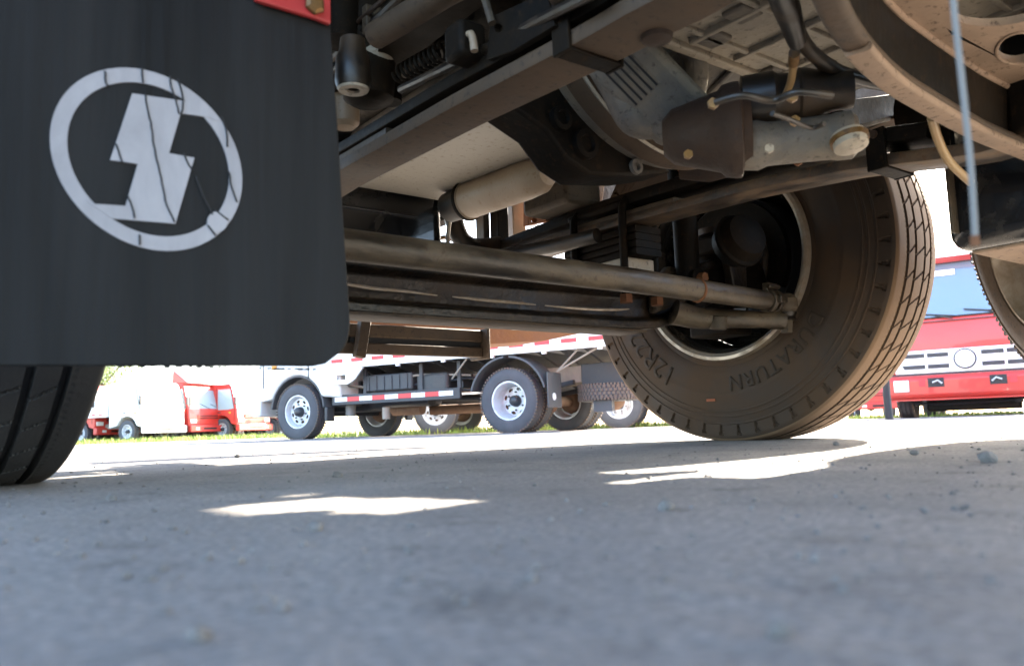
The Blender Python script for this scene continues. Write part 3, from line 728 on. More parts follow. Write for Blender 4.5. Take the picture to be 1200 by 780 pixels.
# starter motor in a brown bell
ZS = .50; KZ = .815
def kz(p): return [(a*(KZ if abs(a) < sl*.45 or a < 0 else 1), b*KZ) for a, b in p]
s0 = at(868, 172, z=ZS); s1 = at(1000, 158, z=ZS); sdv = (s1-s0).normalized(); sl = (s1-s0).length
bell = part('starter_bell', MB().lathe(kz([(-.15, 0), (-.15, .035), (-.13, .055), (-.09, .066), (-.04, .080), (-.03, .090), (-.012, .094), (0, .094), (.005, .078), (.02, .076), (.02, 0)]), c=s0+Vector((0, 0, .028)), axis=sdv, seg=40), M['brownrust'])
st = part('starter_motor', MB().lathe(kz([(0, 0), (0, .046), (.03, .050), (.05, .043), (sl*.8, .043), (sl*.86, .046), (sl*.98, .046), (sl*1.03, .035), (sl*1.03, 0)]), c=s0, axis=sdv, seg=40), M['castgrey'])
sub('solenoid', MB().lathe(kz([(0, 0), (0, .05), (.06, .053), (.07, .046), (sl*.5, .046), (sl*.52, .053), (sl*.6, .05), (sl*.8, .038), (sl*.98, .036), (sl*.98, 0)]), c=s0+Vector((0, -.008, .072)), axis=sdv, seg=32), M['hose'], st)
cp = at(991, 150, z=ZS)+Vector((-.010, -.010, -.024))
sub('vent_cap', MB().lathe([(.01, .025), (-.012, .025), (-.014, .021), (-.016, 0)], c=cp, axis=(.1, .25, 1), seg=28), M['alu'], st)
sub('cap_clamp', MB().lathe([(-.003, .0255), (-.003, .0285), (.004, .0285), (.004, .0255)], c=cp, axis=(.1, .25, 1), seg=28), M['brass'], st)
for (a_, b_, m_) in ((901, 175, 'alu'), (835, 123, 'brass'), (928, 115, 'brass'), (931, 143, 'brass'), (806, 182, 'brass'), (935, 190, 'rust')):
    p = at(a_, b_, z=ZS-.01); p = p+(CAM-p).normalized()*.05
    sub('bolt', MB().tube([p, p+(Vector((.2, -.1, .5))-p).normalized()*.007], .0075, 6), M[m_], st)
part('engine_mount', MB().tube([at(800, 195, y=1.2), at(830, 198, y=1.15), at(860, 190, y=1.1)], .03, 16), M['brownrust'])

# casting ribs, loom, pipes and clamps around the housing
for k in range(9):
    a = math.radians(150+k*13)
    p0_ = HC+Vector((math.sin(a)*(HR-.03), -.022, math.cos(a)*(HR-.03))); p1_ = HC+Vector((math.sin(a)*(HR-.12), -.20, math.cos(a)*(HR-.12)))
    sub('casting_rib', MB().tube([p0_, p1_], [.008, .006], 8), M['castgrey'], hs)
sub('flange_bead', MB().lathe([(-.016, HR+.003), (-.020, HR+.006), (-.016, HR+.010), (-.012, HR+.008)], c=HC, axis=(0, 1, 0), seg=96), M['alu'], hs)
lm = part('wiring_loom', MB().tube([at(655, 75, y=.93), at(680, 62, y=.93), at(715, 52, y=.9), at(760, 30, y=.86), at(800, 8, y=.82)], .0075, 10, smooth=6), M['hose'])
sub('cable_tie', MB().tube([at(700, 57, y=.912), at(704, 55, y=.91)], .0095, 10), M['crack'], lm)
part('oil_pipe', MB().tube([at(838, 120, z=.455), at(870, 112, z=.455), at(905, 118, z=.455), at(935, 108, z=.455), at(975, 112, z=.455)], .0045, 12, smooth=6), M['hose'])
part('starter_cable', MB().tube([at(905, 133, z=.455), at(925, 140, z=.4555), at(950, 150, z=.455), at(966, 145, z=.455)], .0035, 10, smooth=6), M['hose'])
# clutter of small pipes above the far spring, beyond the tyre
random.seed(11)
for k in range(7):
    ax_ = 800+random.uniform(-10, 50); ay_ = 196+random.uniform(0, 12)
    part('brake_pipe', MB().tube([at(ax_, ay_, y=1.36), at(ax_+15, ay_+random.uniform(-4, 8), y=1.38), at(ax_+32, ay_+random.uniform(0, 12), y=1.36), at(ax_+46, ay_+random.uniform(-2, 9), y=1.34)], .004, 8, smooth=4), M['brownrust' if k % 2 else 'rust'])
# cables clipped to the near rail
for k, (dz_, r_) in enumerate(((0, .006), (.014, .009), (.03, .005))):
    part('air_line', MB().tube([(.722-.012*k, y, .835+dz_+.006*math.sin(y*7+k)) for y in np.linspace(.35, 2.2, 30)], r_, 8), M['hose' if k != 2 else 'brownrust'])
for y in (.75, 1.05, 1.35): part('line_clip', MB().bx(.695, .729, y-.01, y+.01, .825, .88), M['dustpaint'], bevel=.002)
part('relay_valve', MB().lathe([(0, 0), (0, .03), (.02, .045), (.05, .045), (.06, .03), (.09, .03), (.09, 0)], c=(.66, 1.0, .76), axis=(.1, 0, 1), seg=24), M['beam'])
part('height_link', MB().tube([(.69, .93, .66), (.69, .98, .80)], .006, 8), M['dustpaint'])

# frame extension and channel at right behind the starter
part('side_channel', MB().prism([at(a_, b_, y=1.02) for a_, b_ in ((985, 118), (1060, 108), (1085, 130), (1010, 150), (985, 140))], (0, .15, 0)), M['blackpaint'], bevel=.01)
part('shelf_plate', MB().prism([at(a_, b_, z=.82) for a_, b_ in ((990, 162), (1065, 132), (1095, 150), (1020, 172))], (0, 0, .01)), M['underside'], bevel=.002)
part('air_tank', MB().tube([(1.86, .45, .73), (1.86, .89, .73)], .08, 24), M['blackpaint'])  # tank shape added to block sun and place the patch on the ground
part('cross_tube', MB().tube([at(985, 150, y=1.1), at(1070, 128, y=1.1), at(1120, 118, y=1.1)], .022, 16), M['blackpaint'])

plate('inner_fender', [(1000, 84), (1062, 84), (1075, 128), (1040, 150), (1000, 150)], 1.32, .02, 'blackpaint')
# hoses hanging over the pan
part('brake_line', MB().tube([at(905, -30, z=.58), at(922, 10, z=.58), at(934, 50, z=.57)], [.017, .017, .012], 14, smooth=4), M['hose'])
bl = part('brake_line', MB().tube([at(930, 68, z=.57), at(927, 95, z=.57), at(917, 118, z=.56), at(905, 133, z=.56)], .0058, 12, smooth=5), M['clearhose'], label='short cloudy hose')
sub('hose_ferrule', MB().tube([at(931, 62, z=.57), at(930, 74, z=.57)], .008, 12), M['brass'], bl)
part('brake_line', MB().tube([at(925, 10, z=.6), at(945, 55, z=.6), at(985, 85, z=.6), at(1040, 100, z=.6), at(1090, 112, z=.6)], .011, 14, smooth=6), M['hose'])
part('brake_line', MB().tube([at(935, 35, z=.6), at(960, 75, z=.6), at(1000, 96, z=.6), at(1060, 104, z=.6)], .007, 12, smooth=6), M['hose'])
part('drain_hose', MB().tube([at(1092, 138, z=.52), at(1100, 165, z=.50), at(1113, 190, z=.475), at(1138, 214, z=.45)], .0072, 12, smooth=6), M['clearhose'], label='yellowed clear drain hose')
c_ = MB().tube([at(1116, -30, d=.5), at(1118, 10, d=.5), at(1130, 120, d=.5), at(1138, 200, d=.5), at(1143, 281, d=.5)], .0021, 8, smooth=4)
cd = part('hanging_cord', c_, M['bluecord'], label='pale blue cord hanging close to the viewer')
sub('cord_tip', MB().tube([at(1142, 276, d=.5), at(1143, 288, d=.5)], .0028, 8), M['rust'], cd)

# curved cross member close overhead: rounded lip, dark web, pierced plate
LP = [at(a_, b_, z=.50) for a_, b_ in ((945, -50), (968, 0), (986, 38), (1012, 72), (1045, 102), (1080, 124), (1125, 149), (1165, 168), (1260, 205))]
LPs = spline(LP, 6)
part('cross_member', MB().sweep([p+Vector((0, 0, .014)) for p in LPs], rrect(.034, .022, .010, 4)), M['underside'], label='curved pressed cross member with rounded pale lip')
part('bounce_lip', MB().sweep([p+Vector((.002, -.002, .004)) for p in LPs[16:]], rrect(.033, .012, .005, 3)), M['bouncesteel'], label='pale edge of the curved cross member, bounced light in its colour')  # paler strip; bounced light along the lip is in its colour
web = MB(); wv = []; wf = []
for p in LPs: wv += [p+Vector((.004, -.004, .026)), p+Vector((.012, -.012, .112)), p+Vector((.02, .0, .112)), p+Vector((.012, .006, .026))]
for i in range(len(LPs)-1):
    a = 4*i
    wf += [(a, a+4, a+5, a+1), (a+1, a+5, a+6, a+2), (a+2, a+6, a+7, a+3), (a+3, a+7, a+4, a)]
web.add(wv, wf); part('cross_member_web', web, M['blackpaint'])
pl_pts = [p+Vector((.012, -.012, .095)) for p in LPs[6:]]
pl_pts = [Vector((p.x, p.y, .606)) for p in pl_pts]
far = [Vector((1.95, .05, .606)), Vector((.62, -.25, .606)), Vector((.60, .25, .606))]
def ell(cx_, cy_, ra, rb, rot=0, z=.606, n=24):
    return [at(cx_+ra*math.cos(t)*math.cos(rot)-rb*math.sin(t)*math.sin(rot), cy_+ra*math.cos(t)*math.sin(rot)+rb*math.sin(t)*math.cos(rot), z=z) for t in np.linspace(0, 2*math.pi, n+1)[:-1]]
pp = part('pierced_plate', MB().prism(pl_pts+far, (0, 0, .012), [ell(1194, 56, 26, 17, -.25), ell(1175, 8, 62, 22, -.12)]), M['bouncesteel'], bevel=.002)
sub('hole_lip', MB().tube(ell(1194, 56, 27, 18, -.25)+[ell(1194, 56, 27, 18, -.25)[0]], .003, 8, cap=False), M['bouncesteel'], pp)
sub('plate_edge', MB().tube([p+Vector((0, 0, -.002)) for p in pl_pts], .005, 10), M['bouncesteel'], pp)
part('tank_bottom', MB().box((1.25, .1, .78), (.9, .5, .06)), M['bouncesteel'], bevel=.03)

# black box at right below the frame
tank = part('battery_box', MB().bx(1.70, 2.02, .22, .77, .385, .80), M['sumpdark'], bevel=.04)
tank.modifiers['bevel'].segments = 5
sub('box_bottom', MB().bx(1.735, 1.985, .25, .735, .380, .39), M['bouncesteel'], tank, bevel=.008)  # pale sheet carrying the bounced light on the box's underside
part('box_strap', MB().sweep([(1.694, .742, .42), (1.694, .742, .78)], rrect(.035, .006, .002)), M['dustpaint'])

# small knobbly spare wheel hung upright behind the box
spc = at(1176, 334, d=1.95)
tc_ = (CAM-Vector(spc)).normalized(); er_ = tc_.cross(z0).normalized()*-1; eu_ = tc_.cross(er_).normalized()
if eu_.z < 0: eu_ = -eu_
mn_ = er_*math.cos(math.radians(15)) + eu_*math.sin(math.radians(15)); mj_ = eu_*math.cos(math.radians(15)) - er_*math.sin(math.radians(15))
nrm_ = tc_*.30 - mn_*.95
sw = empty('spare_wheel', Vector(spc)-TL, 0, parent=truck)
xa_ = -nrm_; ya_ = mj_.cross(xa_).normalized(); za_ = xa_.cross(ya_)
sw.rotation_euler = Matrix((xa_, ya_, za_)).transposed().to_euler()
sw.location = Vector(spc)-TL+xa_.normalized()*.1
sw.scale = (.76, .76, .76)
sR = .345
mb = MB().lathe([(-.05, .15), (-.10, .165), (-.112, .20), (-.112, .24), (-.108, .262), (-.112, .266), (-.108, .272), (-.102, .30), (-.09, .33), (-.08, .335), (.08, .335), (.10, .30), (.112, .22), (.10, .165), (.05, .15)], seg=96)
obj('tyre', mb, M['underside'], sw)
kb = MB()
for j in range(110):
    a = 2*math.pi*j/110+random.uniform(-.01, .01); h_ = random.uniform(.010, .02)
    Rj = Matrix(((1, 0, 0), (0, math.cos(a), math.sin(a)), (0, -math.sin(a), math.cos(a))))
    for xx in (-.078, -.03, .03, .078):
        c = Vector((xx, math.sin(a)*(.335+h_/2-.002), math.cos(a)*(.335+h_/2-.002)))
        kb.box(c, (.03, .009, h_), rot=Matrix(((1, 0, 0), (0, math.cos(a), math.sin(a)), (0, -math.sin(a), math.cos(a)))))
tl = tag(obj('tread_lugs', kb, M['brownrust'], sw), kind='stuff')
obj('rim', MB().lathe([(-.06, .155), (-.095, .162), (-.095, .15), (-.05, .14), (.0, .13), (.01, .05), (.0, 0)], seg=48), M['rimlip'], sw)

# items in the dark above the near spring
def bush(cx_, cy_, y_, r_, h_):
    p = at(cx_, cy_, y=y_); o = part('bump_stop', MB().lathe([(h_, 0), (h_, r_*.72), (h_*.75, r_*.8), (h_*.6, r_*1.0), (h_*.15, r_*1.05), (0, r_*.94), (0, r_*.35), (.02, r_*.34)], c=p, axis=(0, 0, 1), seg=36), M['hose'])
    sub('washer', MB().lathe([(0, r_*.36), (-.004, r_*.38), (-.004, r_*.86), (0, r_*.92)], c=p, axis=(0, 0, 1), seg=36), M['alu'], o); return o
bush(414, 104, 1.25, .030, .09)
p = at(432, 122, y=1.42); part('cab_mount', MB().lathe([(.0, 0), (.0, .035), (.01, .05), (.06, .055), (.2, .055)], c=p, axis=(0, 0, 1), seg=32), M['blackpaint'])
p = at(438, 75, y=1.40); part('mount_flange', MB().lathe([(.0, 0), (.0, .035), (.012, .042), (.03, .035)], c=p, axis=(0, 0, 1), seg=28), M['alu'])
p = at(404, 150, y=1.6); part('cream_boss', MB().lathe([(.0, 0), (.0, .022), (.01, .032), (.1, .034)], c=p, axis=(0, 0, 1), seg=28), M['creampaint'])
part('torsion_bar', MB().tube([at(440, 42, z=.78), at(470, 24, z=.78), at(520, -8, z=.78), at(560, -30, z=.78)], .024, 22), M['underside'])
part('mount_post', MB().tube([at(400, 50, y=1.42), at(403, -30, y=1.42)], [.04, .045], 18), M['blackpaint'])
part('mount_post', MB().tube([at(455, 120, y=1.55), at(452, -30, y=1.55)], [.03, .03], 18), M['blackpaint'])
sp_ = MB(); k_ = 150; A = at(468, 88, z=.74); B = at(522, 58, z=.74); dd = (B-A)
e1_ = dd.cross(Vector((0, 0, 1))).normalized(); e2_ = dd.normalized().cross(e1_)
sp_.tube([A+dd*(i/k_)+e1_*(.016*math.cos(i*.42))+e2_*(.016*math.sin(i*.42)) for i in range(k_+1)], .003, 8)
part('coil_spring', sp_, M['blackpaint'])
part('air_bellows', MB().lathe([(i*.006, .032+.004*math.cos(i*math.pi)) for i in range(20)], c=at(470, 60, z=.84), axis=dd, seg=24), M['hose'])
part('rail_bracket', MB().prism([at(a_, b_, x=.70) for a_, b_ in ((570, 70), (575, 20), (640, -10), (650, 30), (600, 60))], (.012, 0, 0), [[at(584+5*math.cos(t), 33+5*math.sin(t), x=.70) for t in np.linspace(0, 6.28, 13)[:-1]]]), M['blackpaint'], bevel=.003)
part('valve_body', MB().box(at(545, 52, x=.70), (.05, .05, .06)), M['blackpaint'], bevel=.008)
part('valve_lever', MB().tube([at(540, 50, x=.69), at(552, 40, x=.69), at(556, 60, x=.69)], .006, 10, smooth=4), M['creampaint'])
part('air_line', MB().tube([at(470, 105, x=.73), at(560, 62, x=.72), at(640, 20, x=.7), at(700, -10, x=.68)], .008, 10, smooth=5), M['hose'])
part('filler_pan', MB().lathe([(0, 0), (0, .06), (.01, .085), (.04, .1), (.1, .1)], c=at(716, -6, z=.62), axis=(0, 0, 1), seg=40), M['underside'])

# ------------------------------------------------------------------ mud flap with the emblem
FY = .85
def fp(px, py, y_=FY): return at(px, py, y=y_)
out = [fp(388, -60), fp(388, 30)+Vector((0, 0, 0)), fp(397, 160), fp(405, 290), fp(411, 375)]
out += [fp(411-8*(1-math.cos(t))*2.2, 375+40*math.sin(t)+0) for t in np.linspace(.1, 1.2, 6)]
out += [fp(382, 426), fp(370, 428.5), fp(200, 428.5), fp(0, 428.5), fp(-250, 428.5), fp(-250, -60)]
flap = part('mud_flap', MB().prism(out, (0, .009, 0)), M['flap'], bevel=.002, label='near rubber mud flap with pale round bolt emblem')
fr = MB()
x_ = fp(0, 428).x
while x_ < fp(372, 428).x:
    h_ = random.uniform(.0005, .0022); ww = random.uniform(.002, .006)
    fr.box((x_, FY+.0045, fp(200, 428.5).z-h_/2+.0002), (ww, .007, h_)); x_ += random.uniform(.004, .013)
sub('ragged_edge', fr, M['flap'], flap)
def ec(x, y, dy=-.0015): return at(x/2.786, y/2.786, y=FY+dy)
S = 64
def ring_pts(cx_, cy_, a_, q_, b_): return [(cx_+a_*math.cos(t)+q_*math.sin(t), cy_+q_*math.cos(t)+b_*math.sin(t)) for t in np.linspace(0, 2*math.pi, S+1)[:-1]]
ro = ring_pts(477, 520, 312, 36, 297); ri = ring_pts(484, 520, 263, 30, 250)
em = MB().prism([ec(*p, dy=-.0012) for p in ro], (0, .0017, 0), [[ec(*p, dy=-.0012) for p in ri]])
ring = sub('emblem_ring', em, M['emblem'], flap)
bolt = [(432, 305), (637, 335), (722, 395), (700, 392), (688, 384), (590, 370), (552, 500), (635, 515), (573, 730), (365, 713), (282, 655), (305, 665), (410, 672), (450, 535), (360, 522)]
sub('emblem_bolt', MB().prism([ec(*p, dy=-.0017) for p in bolt], (0, .0022, 0)), M['emblem'], flap)
sub('emblem_dot', MB().prism([ec(710+33*math.cos(t), 724+34*math.sin(t), dy=-.0022) for t in np.linspace(0, 6.283, 21)[:-1]], (0, .0027, 0)), M['emblem'], flap)
ck = MB()
for path in ([(342, 232), (345, 262), (350, 280)], [(464, 222), (466, 270)], [(556, 248), (560, 285), (575, 330), (585, 372)], [(580, 258), (594, 300), (598, 345), (590, 375)],
             [(474, 306), (482, 360), (492, 400), (500, 460), (512, 520), (530, 600), (545, 670), (570, 725)], [(378, 470), (390, 500), (400, 530)],
             [(600, 500), (618, 540), (628, 555)], [(722, 380), (740, 430), (742, 480)], [(748, 560), (756, 610), (775, 660)], [(418, 640), (432, 680), (440, 712)],
             [(700, 684), (745, 718)], [(678, 735), (704, 768)], [(455, 765), (456, 800)], [(640, 575), (665, 640), (695, 700)]):
    pts = spline([ec(*p, dy=-.0022) for p in path], 4)
    pts = [p+Vector((random.uniform(-.0004, .0004), 0, 0)) for p in pts]
    ck.sweep(pts, rrect(.0018, .0012, .0004, 1), up=(0, 1, 0))
sub('crack', ck, M['crack'], flap)
rb = MB().prism([fp(295, -40, .838), fp(388, -40, .838), fp(388, 28, .838), fp(366, 20, .838), fp(300, 0, .838)], (0, .008, 0))
rbk = part('flap_bracket', rb, M['redpaint'], bevel=.002, label='red painted flap bracket')
p = fp(368, 6, .836); sub('bolt', MB().lathe([(0, .012), (-.004, .012), (-.007, .008), (-.007, 0)], c=p, axis=(0, 1, 0), seg=6), M['brass'], rbk)
part('flap_hanger', MB().bx(-.1, .40, .86, .90, .60, .66), M['blackpaint'], bevel=.005)

# ------------------------------------------------------------------ trucks in the yard
def wheel_meshes(key, R, W, rim, concave, tread_m='bgtyre'):
    mb = MB(); k = R
    prof = [(-.36*W, rim), (-.47*W, rim+.02), (-.5*W, rim+.35*(R-rim)), (-.485*W, rim+.72*(R-rim)), (-.43*W, R-.022), (-.40*W, R-.006)]
    prof += [(-.25*W, R), (-.245*W, R-.01), (-.21*W, R-.01), (-.205*W, R), (-.03*W, R), (-.025*W, R-.01), (.02*W, R-.01), (.025*W, R), (.2*W, R), (.205*W, R-.01), (.24*W, R-.01), (.245*W, R)]
    prof += [(.40*W, R-.006), (.43*W, R-.022), (.485*W, rim+.72*(R-rim)), (.5*W, rim+.35*(R-rim)), (.47*W, rim+.02), (.36*W, rim)]
    mb.lathe(prof, seg=64)
    ty = mb.mesh('tyre', M[tread_m], 40)
    lg = MB()
    for j in range(60):
        a = 2*math.pi*j/60
        Rj = Matrix(((1, 0, 0), (0, math.cos(a), math.sin(a)), (0, -math.sin(a), math.cos(a))))
        for xx in (-.40*W, .40*W): lg.box((xx, math.sin(a)*(R-.004), math.cos(a)*(R-.004)), (.13*W, .022, .022), rot=Rj)
    lg = lg.mesh('tread_lugs', M['bgtyrebrown'], 0)
    # rim: outside face at -x
    n = 8; off = .10 if concave else -.03
    rm = MB().lathe([(-.36*W, rim+.004), (-.42*W, rim+.006), (-.42*W, rim-.012), (-.34*W, rim-.022), (off*.6, rim-.04), (off, rim-.055)], seg=48)
    rm.lathe([(.36*W, rim+.004), (.42*W, rim+.006), (.42*W, rim-.012), (.3*W, rim-.03), (off, rim-.05)], seg=48)
    outer = [(off, (rim-.05)*math.cos(t), (rim-.05)*math.sin(t)) for t in np.linspace(0, 2*math.pi, 49)[:-1]]
    holes = []
    for j in range(n):
        a = 2*math.pi*j/n
        hl = []
        for t in np.linspace(0, 2*math.pi, 11)[:-1]:
            rr = (rim-.05)*.82 + .02*math.sin(t); aa = a + .22*math.cos(t); hl.append((off, rr*math.cos(aa), rr*math.sin(aa)))
        holes.append(hl)
    rm.prism(outer, (.008, 0, 0), holes)
    rm = rm.mesh('rim', M['wheelpaint'], 40)
    hb = MB().lathe([(off, .075), (off-.03, .07), (off-.07, .062), (off-.085, .045), (off-.088, 0)], seg=28)
    for j in range(6):
        a = 2*math.pi*(j+.5)/6
        hb.lathe([(off, .012), (off-.022, .012), (off-.022, 0)], c=(0, .112*math.cos(a), .112*math.sin(a)), seg=6)
    hb = hb.mesh('hub', M['hub'], 40)
    inn = MB().lathe([(off+.02, rim-.06), (off+.07, rim-.08), (off+.12, .09), (off+.12, 0)], seg=32).mesh('brake_drum', M['wheelrust'], 40)
    return ty, lg, rm, hb, inn
WM = {'f': wheel_meshes('f', .40, .22, .235, False), 'r': wheel_meshes('r', .40, .22, .235, True)}
def add_wheel(root, x, y, side, kind='f', R=.40, lugs=True, inner=False):
    """wheel under root at (x, y); side = +1 left / -1 right: which way its outside faces"""
    ty, lg, rm, hb, inn = WM[kind]
    s = R/.40
    rz = -math.pi/2 if side > 0 else math.pi/2
    o = bpy.data.objects.new('wheel', ty); COL.objects.link(o); o.parent = root; o.location = (x, y, R*.985); o.rotation_euler = (random.uniform(0, 6), 0, 0)
    o.rotation_euler = (Matrix.Rotation(rz, 3, 'Z') @ Matrix.Rotation(random.uniform(0, 6), 3, 'X')).to_euler(); o.scale = (s, s, s)
    for nm, me_ in (('rim', rm),) + ((('hub', hb), ('brake_drum', inn)) if not inner else ()) + ((('tread_lugs', lg),) if lugs else ()):
        c = bpy.data.objects.new(nm, me_); COL.objects.link(c); c.parent = o
        if nm == 'tread_lugs': c['kind'] = 'stuff'
    return o

def cab_over(root, xf, w_, zf, h_, length, m_, detail=True, fairing=False):
    """cab with its face at local x = xf, cab floor zf, height h_"""
    hw = w_/2
    side = [(xf-length, zf), (xf-.02, zf), (xf, zf+.12), (xf-.03, zf+.62), (xf-.30, zf+h_-.12), (xf-.42, zf+h_), (xf-length+.05, zf+h_), (xf-length, zf+h_-.1)]
    # a wheel opening is cut in the side outline
    ox = xf-.78; ro_ = .50
    opening = [(ox+ro_*math.cos(t), .42+ro_*math.sin(t)) for t in np.linspace(math.radians(20), math.radians(160), 12)]
    opening = [p for p in opening if p[1] > zf+.01]
    bot = [(xf-length, zf)] + [(p[0], p[1]) for p in reversed(opening)] + side[1:]
    cab = obj('cab', MB().prism([(a, -hw, b_) for a, b_ in bot], (0, w_, 0)), m_, root, bevel=.035)
    sl = Vector((xf-.03, 0, zf+.62)); s2 = Vector((xf-.30, 0, zf+h_-.12)); d = (s2-sl); nn = Vector((d.z, 0, -d.x)).normalized()
    a1 = sl+d*.06; a2 = sl+d*.88
    wp = [a1+Vector((0, -hw+.1, 0)), a1+Vector((0, hw-.1, 0)), a2+Vector((0, hw-.17, 0)), a2+Vector((0, -hw+.17, 0))]
    ws = obj('windshield', MB().prism([p+nn*.004 for p in wp], nn*.008), M['paleglass'], root, bevel=.003)
    obj('wiper', MB().tube([a1+nn*.02+Vector((0, .1, 0)), a1+d*.2+nn*.02+Vector((0, -.35, 0))], .008, 6), M['darkplastic'], ws)
    obj('wiper', MB().tube([a1+nn*.02+Vector((0, .6, 0)), a1+d*.2+nn*.02+Vector((0, .2, 0))], .008, 6), M['darkplastic'], ws)
    for sg in (-1, 1):
        y = sg*(hw+.003)
        wn = [(xf-.16, zf+.66), (xf-.34, zf+h_-.2), (xf-.95, zf+h_-.2), (xf-.95, zf+.62), (xf-.45, zf+.62)]
        obj('side_window', MB().prism([(a, y, b_) for a, b_ in wn], (0, sg*.008, 0)), M['paleglass'], root)
        dr = obj('door_seam', MB().tube([(xf-.14, sg*(hw+.001), zf+.2), (xf-.13, sg*(hw+.001), zf+.62), (xf-.36, sg*(hw+.001), zf+h_-.12), (xf-1.02, sg*(hw+.001), zf+h_-.12), (xf-1.02, sg*(hw+.001), zf+.3)], .009, 6), M['crack'], root)
        obj('door_handle', MB().box((xf-.88, sg*(hw+.015), zf+.52), (.14, .02, .035)), M['darkplastic'], dr, bevel=.005)
        mi = obj('mirror', MB().box((xf+.10, sg*(hw+.17), zf+.95), (.06, .16, .32)), M['darkplastic'], root, bevel=.02)
        obj('mirror_arm', MB().tube([(xf-.12, sg*(hw-.02), zf+1.2), (xf+.08, sg*(hw+.15), zf+1.15), (xf+.08, sg*(hw+.15), zf+.75), (xf-.08, sg*(hw-.02), zf+.7)], .012, 6), M['darkplastic'], mi)
        obj('headlight', MB().box((xf-.0, sg*(hw-.22), zf+.20), (.05, .3, .15)), M['lamp'], root, bevel=.015)
        obj('side_marker', MB().box((xf-.36, sg*(hw+.006), zf+.5), (.09, .012, .06)), M['amber'], root)
    gr_ = obj('grille', MB().box((xf-.004, 0, zf+.36), (.03, w_*.55, .16)), m_, root, bevel=.01)
    for k in range(2): obj('slot', MB().box((xf+.012, 0, zf+.32+.08*k), (.01, w_*.5, .035)), M['crack'], gr_)
    bmp = obj('bumper', MB().box((xf+.02, 0, zf-.08), (.18, w_+.02, .26)), m_, root, bevel=.03)
    obj('slot', MB().box((xf+.108, 0, zf-.08), (.01, w_*.35, .07)), M['crack'], bmp)
    for sg in (-1, 1): obj('fog_lamp', MB().box((xf+.108, sg*w_*.33, zf-.08), (.012, .18, .09)), M['lamp'], bmp)
    if fairing:
        obj('roof_fairing', MB().prism([(xf-.25, -hw+.15, zf+h_+.02), (xf-1.0, -hw+.15, zf+h_+.55), (xf-1.05, -hw+.15, zf+h_+.02)], (0, w_-.3, 0)), m_, root, bevel=.03)
    return cab

def light_truck(name, front_wheel_pos, heading, side_ref, cab_m, label, w_=1.95, wb=3.3, fairing=False, R=.40, box=False, body_m='whitepaint'):
    """front_wheel_pos = ground point under one front wheel; side_ref = +1 if that is the left wheel"""
    H = Vector((math.cos(heading), math.sin(heading), 0)); Lf = Vector((-H.y, H.x, 0))
    tr_ = w_/2-.13
    base = Vector((front_wheel_pos[0], front_wheel_pos[1], 0)) - Lf*(side_ref*tr_)
    root = empty(name, base, heading)
    tag(root, label, 'truck')
    for sg in (-1, 1):
        add_wheel(root, 0, sg*tr_, sg, 'f', R)
        add_wheel(root, -wb, sg*(tr_), sg, 'r', R); add_wheel(root, -wb, sg*(tr_-.25), -sg, 'r', R, inner=True)
        obj('frame_rail', MB().bx(-wb-1.1, .3, sg*.4-.035, sg*.4+.035, .52, .70), M['beigeframe'], root)
    obj('front_axle', MB().tube([(0, -tr_, .4), (0, tr_, .4)], .045, 12), M['hub'], root)
    obj('rear_axle', MB().tube([(-wb, -tr_, .4), (-wb, -.18, .4), (-wb, 0, .4), (-wb, .18, .4), (-wb, tr_, .4)], [.06, .07, .17, .07, .06], 16), M['wheelrust'], root)
    cab_over(root, .78, w_, .52, 1.62, 1.62, cab_m, fairing=fairing)
    bx0, bx1 = -wb-1.25, -.92
    if box:
        obj('cargo_box', MB().bx(bx0, bx1, -w_/2-.08, w_/2+.08, .95, 2.9), M[body_m], root, bevel=.02)
    else:
        obj('bed_floor', MB().bx(bx0, bx1, -w_/2-.05, w_/2+.05, .93, 1.0), M[body_m], root, bevel=.01)
        for sg in (-1, 1): obj('side_board', MB().bx(bx0, bx1, sg*(w_/2+.05)-.02, sg*(w_/2+.05)+.02, 1.0, 1.5), M[body_m], root, bevel=.008)
        obj('head_board', MB().bx(bx1-.04, bx1, -w_/2, w_/2, 1.0, 1.95), M[body_m], root, bevel=.01)
        obj('tail_board', MB().bx(bx0-.03, bx0, -w_/2, w_/2, 1.0, 1.5), M[body_m], root, bevel=.008)
    for k in range(10):
        for sg in (-1, 1):
            xk = bx0+.25+(bx1-bx0-.5)*k/9
            obj('reflector', MB().box((xk, sg*(w_/2+.05+(.035 if box else .024)), 1.03), (.17, .008, .045)), M['refl_red'], root)
    return root

# main white flatbed, in front of the others
HA = math.atan2(3.22, -1.40)
A0 = at(354, 512, d=11.8); A1 = at(603, 508, d=10.1)
HAv = Vector((A0.x-A1.x, A0.y-A1.y, 0)); WB = HAv.length; HA = math.atan2(HAv.y, HAv.x)
LfA = Vector((-math.sin(HA), math.cos(HA), 0))
trA = .90
rootA = empty('flatbed_truck', Vector((A0.x, A0.y, 0))-LfA*trA, HA)
tag(rootA, 'white dropside truck with striped side guard, spare tyre slung under its tail', 'truck')
A = rootA
for sg in (-1, 1):
    add_wheel(A, 0, sg*trA, sg, 'f'); add_wheel(A, -WB, sg*(trA+.03), sg, 'r'); add_wheel(A, -WB, sg*(trA-.23), -sg, 'r', inner=True)
    obj('frame_rail', MB().bx(-WB-1.75, .5, sg*.42-.035, sg*.42+.035, .60, .80), M['beigeframe'], A)
obj('front_axle', MB().tube([(0, -trA, .38), (0, trA, .38)], .05, 12), M['hub'], A)
obj('rear_axle', MB().tube([(-WB, -trA, .4), (-WB, -.2, .4), (-WB, 0, .4), (-WB, .2, .4), (-WB, trA, .4)], [.06, .08, .19, .08, .06], 18), M['wheelrust'], A)
